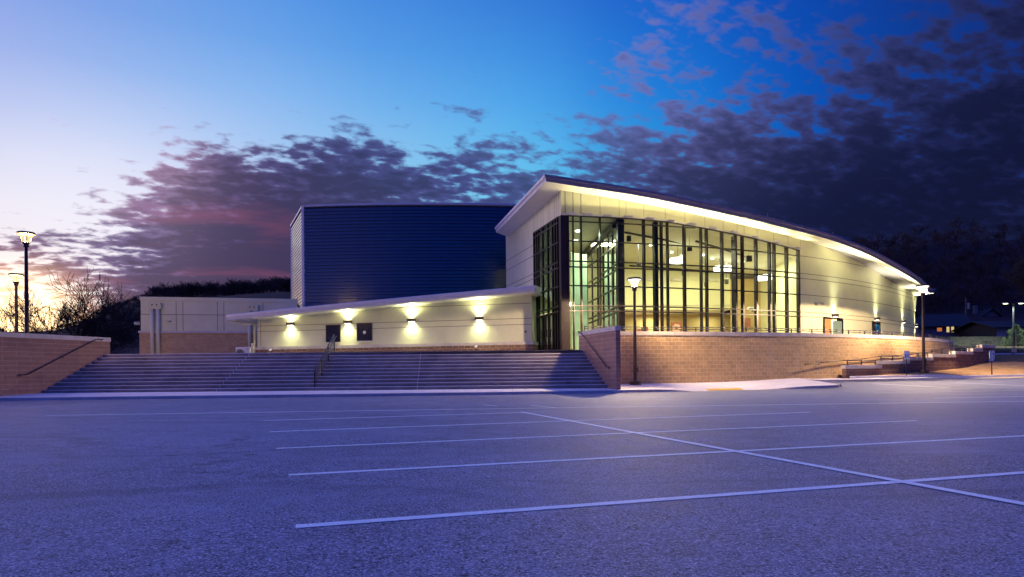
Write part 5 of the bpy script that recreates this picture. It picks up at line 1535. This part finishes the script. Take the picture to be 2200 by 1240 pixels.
# ------------------------------------------------------------ houses across the street
def gable_house(name, x0, x1, y0, y1, z0, ze, zr, ridge_x, wall, label, windows=(), chimney=None, over=.6, side=None):
    r = thing(name, ((x0 + x1) / 2, y0, z0), label, 'house')
    m = MB()
    m.quad((x0, y0, z0), (x1, y0, z0), (x1, y0, ze), (x0, y0, ze)); m.quad((x1, y0, z0), (x1, y1, z0), (x1, y1, ze), (x1, y0, ze))
    m.quad((x1, y1, z0), (x0, y1, z0), (x0, y1, ze), (x1, y1, ze)); m.quad((x0, y1, z0), (x0, y0, z0), (x0, y0, ze), (x0, y1, ze))
    ym = (y0 + y1) / 2; xm = (x0 + x1) / 2
    if ridge_x: m.poly([(x1, y0, ze), (x1, y1, ze), (x1, ym, zr)]); m.poly([(x0, y1, ze), (x0, y0, ze), (x0, ym, zr)])
    else: m.poly([(x0, y0, ze), (x1, y0, ze), (xm, y0, zr)]); m.poly([(x1, y1, ze), (x0, y1, ze), (xm, y1, zr)])
    m.build('wall', wall, r)
    if side: m = MB(); m.quad((x0 - .01, y1, z0), (x0 - .01, y0, z0), (x0 - .01, y0, ze), (x0 - .01, y1, ze)); m.poly([(x0 - .01, y1, ze), (x0 - .01, y0, ze), (x0 - .01, ym, zr)]); m.build('side_wall', side, r)
    m = MB(); k = .12
    if ridge_x:
        s_ = (zr - ze) / (ym - y0)
        for ya, yb in ((y0 - over, ym), (ym, y1 + over)):
            za = ze - over * s_ if ya < ym else zr; zb_ = zr if ya < ym else ze - over * s_
            P = [(x0 - over, ya, za), (x1 + over, ya, za), (x1 + over, yb, zb_), (x0 - over, yb, zb_)]
            m.prism([p_[:2] for p_ in P], [p_[2] for p_ in P], [p_[2] + k for p_ in P])
    else:
        s_ = (zr - ze) / (xm - x0)
        for xa, xb in ((x0 - over, xm), (xm, x1 + over)):
            za = ze - over * s_ if xa < xm else zr; zb_ = zr if xa < xm else ze - over * s_
            P = [(xa, y0 - over, za), (xb, y0 - over, zb_), (xb, y1 + over, zb_), (xa, y1 + over, za)]
            m.prism([p_[:2] for p_ in P], [p_[2] for p_ in P], [p_[2] + k for p_ in P])
    rf = m.build('roof', 'shingle', r)
    if chimney:
        m = MB(); m.box(chimney, (.7, .7, 2.2)); m.build('chimney', 'house_wall', rf)
    for (wx, wz_, ww, wh, mt) in windows:
        m = MB(); m.box((wx, y0 - .03, wz_), (ww + .16, .08, wh + .16)); f = m.build('window', 'shed_wall' if mt != 'dark_pane' else 'fence', r)
        for s_ in ((-1, 1) if ww > 1 else (0,)):
            m = MB(); m.box((wx + s_ * ww / 4, y0 - .08, wz_), (ww / 2 - .05 if s_ else ww, .02, wh)); m.build('pane', mt, f)
    return r
D = 118.0
def X_(px): return xat(px, D, 710)
def Z_(py, px=2040, d=118.0): return zat(px, py, d)
gable_house('house', X_(1972), X_(2098), D, D + 9, 5.6, Z_(699), Z_(672), True, 'house_wall', 'long low dark house across the street with a pair of lit windows', 
            [(X_(2036), Z_(707), .45, 1.1, 'house_light'), (X_(2046), Z_(707), .45, 1.1, 'house_light'), (X_(2018), Z_(708), .8, .6, 'house_orange'), (X_(2062), Z_(709), 1.4, 1.0, 'dark_pane')])
D = 108.0
gable_house('house', xat(2141, D), xat(2290, D), D, D + 9, 4.8, zat(2160, 702, D), zat(2160, 687, D), True, 'shed_wall', 'white-walled garage with a low dark roof at the right edge of the photo', [], over=1.0, side='shingle')
D = 150.0
gable_house('house', xat(2106, D), xat(2152, D), D, D + 12, 8.5, zat(2130, 682, D), zat(2130, 664, D), False, 'house_wall', 'small gabled house higher up the dark slope with a chimney', [(xat(2128, D), zat(2128, 690, D), 1.0, .9, 'dark_pane')], chimney=(xat(2116, D), D + 3, zat(2116, 664, D)))
D = 122.0
gable_house('house', xat(1950, D), xat(1968, D), D, D + 9, 5.8, zat(1968, 676, D), zat(1968, 660, D), False, 'house_wall', 'dark house just right of the curved wall with a narrow lit window', [(xat(1968.5 - 1, D), zat(1968, 689, D), .7, 1.6, 'house_light')])
# board fence in front of the houses
D = 100.0; t = thing('board_fence', (xat(2060, D), D, 4.2), 'long weathered board fence between the street verge and the houses', 'fence')
x0, x1 = xat(1975, D), xat(2330, D); n_ = int((x1 - x0) / .16); m = MB(); rr = random.Random(3)
for i in range(n_):
    xx = x0 + i * .16; zz1 = zat(2120, 723, D) + rr.uniform(-.03, .03); m.box((xx, D, (3.3 + zz1) / 2), (.145, .02, zz1 - 3.3))
m.build('board_panel', 'fence', t)
k = 0
while x0 + k * 2.4 < x1: m = MB(); m.box((x0 + k * 2.4, D + .08, 4.3), (.1, .1, 2.2)); m.build('post', 'fence', t); k += 1
# power pole
D = 135.0; x = xat(2076.5, D); zt3 = zat(2076, 640, D); t = thing('utility_pole', (x, D, 7), 'leaning-free wooden utility pole with a transformer rising between the dark houses', 'utility pole')
t['label'] = 'wooden utility pole with a transformer rising behind the long low house'
m = MB(); m.tube((x, D, 7), (x, D, zt3), .22, .16, 10); m.build('pole', 'fence', t)
m = MB(); m.tube((x + .5, D, zt3 - 2.2), (x + .5, D, zt3 - 1.0), .25, n=12); m.build('transformer', 'aluminium', t)
m = MB(); m.box((x, D, zt3 - .5), (1.6, .12, .12)); m.build('cross_arm', 'fence', t)

# ------------------------------------------------------------ hills
HP = [(-1500, 700), (-600, 712), (0, 716), (110, 714), (150, 706), (200, 688), (250, 662), (305, 648), (400, 642), (500, 636), (630, 628), (800, 630), (1100, 640), (1400, 600), (1600, 560), (1700, 548), (1840, 538), (1900, 530), (1960, 524), (2050, 517), (2200, 516), (2500, 508), (3700, 520)]
HD = [(70, 0), (80, .02), (99, .04), (118, .075), (135, .13), (150, .22), (170, .36), (200, .62), (225, .86), (250, 1.0), (275, 1.02), (330, .9)]
_hdl = [(70, 0.0), (80, .05), (110, .25), (150, .5), (200, .8), (240, .97), (250, 1.0), (275, 1.0), (330, .8)]
def crest(px): return float(np.interp(px, [a for a, b in HP], [b for a, b in HP]))
def hill_h(px, D):
    zc_ = (zat(px, crest(px), 250.0) - 1.0)
    base = 1.0 if px < 1500 else 2.4
    f = float(np.interp(D, [a for a, b in (HD if px > 1500 else _hdl)], [b for a, b in (HD if px > 1500 else _hdl)]))
    return base + (zc_ - base + 1.0) * f
pxs = list(range(-1500, 1400, 60)) + list(range(1400, 2400, 20)) + list(range(2400, 3701, 100))
ds = [70, 75, 80, 85, 92, 99, 108, 118, 128, 140, 150, 160, 170, 185, 200, 212, 225, 238, 250, 262, 275, 300, 330]
hr_ = random.Random(5)
def hx(px, d): return xat(px, d), d
o = grid('hills', 'hill', pxs, ds, lambda px, d: hill_h(px, d) + (hr_.uniform(-.5, .5) if d > 150 else 0), xf=hx)
tag(o, kind='structure')

# ------------------------------------------------------------ bare trees
def twig_tree(seed, H, levels, spread, nseg=4, trunks=1, lean=.15, sides=4, rad=.02, kids=(3, 4), droop=0.0, up=.25, long=1.0):
    """list of (p0, p1, r0, r1, level) segments of a leafless tree with its foot at the origin"""
    rg = random.Random(seed); segs = []
    def grow(p, d, L, r, lv):
        q = p; n = nseg if lv < 2 else max(2, nseg - 1); pts = [p]; rs = [r]
        for i in range(n):
            d = (d + Vector((rg.gauss(0, .16), rg.gauss(0, .16), rg.gauss(0, .10) + up * .14 - droop * lv * .03))).normalized()
            q2 = q + d * (L / n); r2 = r * (1 - .55 * (i + 1) / n); segs.append((q, q2, rs[-1], r2, lv)); pts.append(q2); rs.append(r2); q = q2
            if lv < levels and (i >= (1 if lv == 0 else 0)):
                for _ in range(1 if lv == 0 and i < n - 1 else rg.choice(kids) - 1):
                    a = rg.uniform(0, 2 * math.pi); t = d.orthogonal().normalized(); b = d.cross(t); s_ = spread * rg.uniform(.7, 1.25)
                    nd = (d * math.cos(s_) + (t * math.cos(a) + b * math.sin(a)) * math.sin(s_)); nd.z += up * .3; nd.normalize()
                    grow(q2, nd, L * long * rg.uniform(.5, .72), r2 * rg.uniform(.5, .7), lv + 1)
    for k in range(trunks):
        a = rg.uniform(0, 6.28); l = lean if trunks > 1 else lean * .4
        grow(Vector((rg.uniform(-.1, .1) * (trunks - 1), rg.uniform(-.1, .1) * (trunks - 1), 0)), Vector((math.cos(a) * l, math.sin(a) * l, 1)).normalized(), H * .42, H * rad, 0)
    top = max(s[1].z for s in segs); f = H / top
    return [(a * f, b * f, r0 * f, r1 * f, lv) for a, b, r0, r1, lv in segs]
def seg_mesh(segs, name, mat, sides=3, minr=.0):
    vs = []; fs = []
    for p0, p1, r0, r1, lv in segs:
        t = (p1 - p0).normalized(); a = t.orthogonal().normalized(); b = t.cross(a); i0 = len(vs)
        for p, r in ((p0, max(r0, minr)), (p1, max(r1, minr * .8))):
            for k in range(sides):
                th = 2 * math.pi * k / sides; vs.append(tuple(p + (a * math.cos(th) + b * math.sin(th)) * r))
        for k in range(sides): j = (k + 1) % sides; fs.append((i0 + k, i0 + j, i0 + sides + j, i0 + sides + k))
    me = bpy.data.meshes.new(name); me.from_pydata(vs, [], fs); me.materials.append(M[mat]); return me
def bare_tree(name, segs, loc, label, group, minr, mat='bark', sides=4):
    t = thing(name, loc, label, 'tree', group)
    for nm, part in (('trunk', [s for s in segs if s[4] == 0]), ('crown', [s for s in segs if s[4] > 0])):
        o = bpy.data.objects.new(nm, seg_mesh(part, nm, mat, 6 if nm == 'trunk' else sides, minr)); COL.objects.link(o); o.parent = t
    return t
# the big sycamore-like tree left of the hill
D = 72.0; p = at(160, 735, D)
segs = twig_tree(11, 10.6, 4, .66, nseg=5, trunks=3, lean=.42, rad=.013, kids=(2, 2, 3), up=.14, long=1.2)
bare_tree('bare_tree', segs, (xat(140, D), D, 2.0), 'spreading leafless tree against the yellow sunset beyond the left wall', None, .021)
segs = twig_tree(23, 6.4, 3, .7, nseg=5, trunks=1, rad=.014, kids=(2, 2, 3), up=.14, long=1.2)
bare_tree('bare_tree', segs, (xat(176, 76), 76, 1.6), 'smaller leafless tree with a pale trunk standing right of the sunset tree', None, .021)
# individual trees on the crest at the right
tmpl = [twig_tree(40 + k, 1.0, 3, .72, nseg=3, rad=.022, kids=(3, 4, 4), up=.2) for k in range(5)]
tm = [(seg_mesh([s for s in t_ if s[4] == 0], 'trunk', 'bark_dark', 4, .006), seg_mesh([s for s in t_ if s[4] > 0], 'crown', 'bark_dark', 3, .0042)) for t_ in tmpl]
labs = ['leafless tree on the dark ridge just right of the curved roof', 'low leafless tree on the ridge, second from the roof', 'leafless tree on the ridge left of the tall fan-shaped one', 'fan-shaped leafless tree standing clear of its neighbours on the ridge',
        'dense leafless tree left of the tallest on the ridge', 'tallest leafless tree on the ridge above the right lamp', 'leafless tree right of the tallest one on the ridge', 'open leafless tree with sky between its limbs on the ridge', 'broad leafless tree on the ridge toward the right edge',
        'leafless tree on the ridge at the right edge of the photo']
for i, (px, top, lab) in enumerate(zip((1852, 1886, 1925, 1977, 2016, 2064, 2098, 2122, 2158, 2192), (504, 498, 492, 480, 486, 465, 477, 478, 478, 482), labs)):
    D = 240 + (i * 37 % 17); z0 = hill_h(px, D) - .5; H = zat(px, top, D) - z0
    t = thing('ridge_tree', (xat(px, D, 500), D, z0), lab, 'tree', 'leafless trees along the right ridge'); a, b = tm[i % 5]
    t.scale = (H * 1.25, H * 1.25, H); t.rotation_euler = (0, 0, i * 1.7)
    for nm, me in (('trunk', a), ('crown', b)):
        o = bpy.data.objects.new(nm, me); COL.objects.link(o); o.parent = t
# woods that read as one mass
def wood(name, spots, label, thick):
    """spots: (x, y, z, height, template, spin)"""
    base = []
    for t_ in tmpl:
        vs = []; fs = []
        for p0, p1, r0, r1, lv in t_:
            if lv > 2 and False: continue
            t = (p1 - p0).normalized(); a = t.orthogonal().normalized(); b = t.cross(a); i0 = len(vs)
            for p, r in ((p0, max(r0, thick)), (p1, max(r1, thick * .8))):
                for k in range(3):
                    th = 2 * math.pi * k / 3; vs.append(tuple(p + (a * math.cos(th) + b * math.sin(th)) * r))
            for k in range(3): j = (k + 1) % 3; fs.append((i0 + k, i0 + j, i0 + 3 + j, i0 + 3 + k))
        base.append((np.array(vs), np.array(fs)))
    V = []; F = []; n0 = 0
    for x, y, z, h, k, sp in spots:
        v, f = base[k]; c, s_ = math.cos(sp), math.sin(sp)
        q = np.stack([(v[:, 0] * c - v[:, 1] * s_) * h * 1.2 + x, (v[:, 0] * s_ + v[:, 1] * c) * h * 1.2 + y, v[:, 2] * h + z], 1)
        V.append(q); F.append(f + n0); n0 += len(v)
    V = np.concatenate(V); F = np.concatenate(F)
    me = bpy.data.meshes.new(name); me.vertices.add(len(V)); me.vertices.foreach_set('co', V.ravel())
    me.loops.add(F.size); me.loops.foreach_set('vertex_index', F.ravel().astype(np.int32)); me.polygons.add(len(F))
    me.polygons.foreach_set('loop_start', np.arange(0, F.size, 4, dtype=np.int32)); me.update(calc_edges=True); me.validate()
    me.materials.append(M['bark_dark']); o = bpy.data.objects.new(name, me); COL.objects.link(o)
    return tag(o, label, 'woods', kind='stuff')
wr = random.Random(9); spots = []
for i in range(330):
    px = wr.uniform(60, 680); D = 250 + wr.uniform(-25, 20)
    if px < 205: px = wr.uniform(205, 680)
    dz = -1.0; H = wr.uniform(4.5, 7.0) * (1 if px > 330 else .55)
    spots.append((xat(px, D, 640), D, hill_h(px, D) + dz, H, wr.randrange(5), wr.uniform(0, 6.28)))
for i in range(60):
    px = wr.uniform(-60, 200); D = 230 + wr.uniform(-25, 20); spots.append((xat(px, D, 700), D, hill_h(px, D) - 1.0, wr.uniform(1.5, 3.4) , wr.randrange(5), wr.uniform(0, 6.28)))
for i in range(120):
    D = wr.uniform(95, 230); px = wr.uniform(180, 330); spots.append((xat(px, D, 640), D, hill_h(px, D) - 1.5, wr.uniform(2.5, 4.0), wr.randrange(5), wr.uniform(0, 6.28)))
wood('left_woods', spots, 'dark leafless woods along the ridge behind the low brick-based wing', .006)
spots = []
for i in range(420):
    px = wr.uniform(1700, 2330); D = wr.uniform(150, 236)
    spots.append((xat(px, D, 600), D, hill_h(px, D) - .6, wr.uniform(3.5, 6.5), wr.randrange(5), wr.uniform(0, 6.28)))
wood('right_woods', spots, 'dark leafless woods covering the hillside behind the houses', .0045)
# tree beside the twin light, half hidden by dark
segs = twig_tree(77, 15.0, 4, .55, nseg=4, rad=.018, kids=(3, 3, 4), up=.4)
bare_tree('bare_tree', segs, (xat(2195, 112), 112, 5.0), 'tall leafless tree rising behind the white-walled garage', None, .03)

# cedar shrub by the garage and two saplings
def conifer(px, D, z0, H, Rr, label):
    t = thing('cedar_shrub', (xat(px, D), D, z0), label, 'shrub'); rg = random.Random(int(px)); X = xat(px, D)
    m = MB(); m.tube((X, D, z0), (X, D, z0 + H * .9), .09, .03, 8); m.build('trunk', 'bark', t)
    m = MB()
    for i in range(2600):
        h = rg.random() ** .8; rr = Rr * (1 - h) ** .7 * rg.uniform(.35, 1.05) * (1 + .25 * math.sin(h * 19 + rg.random()))
        a = rg.uniform(0, 6.28); c = Vector((X + math.cos(a) * rr, D + math.sin(a) * rr, z0 + .1 + h * H + rg.uniform(-.1, .1)))
        d = Vector((math.cos(a), math.sin(a), rg.uniform(.2, 1.2))).normalized(); s_ = d.orthogonal() * .035; L = rg.uniform(.14, .34)
        m.poly([c - s_, c + s_, c + d * L])
    m.build('foliage', 'needle', t); return t
conifer(2183, 96.0, 3.6, 3.3, 1.9, 'round green cedar shrub beside the twin light pole')
conifer(2215, 97.0, 3.6, 2.8, 1.8, 'green cedar shrub cut by the right edge of the photo')
for px, lab in ((2162, 'thin staked sapling on the verge left of the twin light'), (2188.5, 'thin staked sapling on the verge right of the twin light')):
    sg = twig_tree(int(px), 2.6, 2, .5, nseg=3, rad=.014); bare_tree('young_tree', sg, (xat(px, 84), 84, 3.1), lab, 'saplings on the verge', .012)
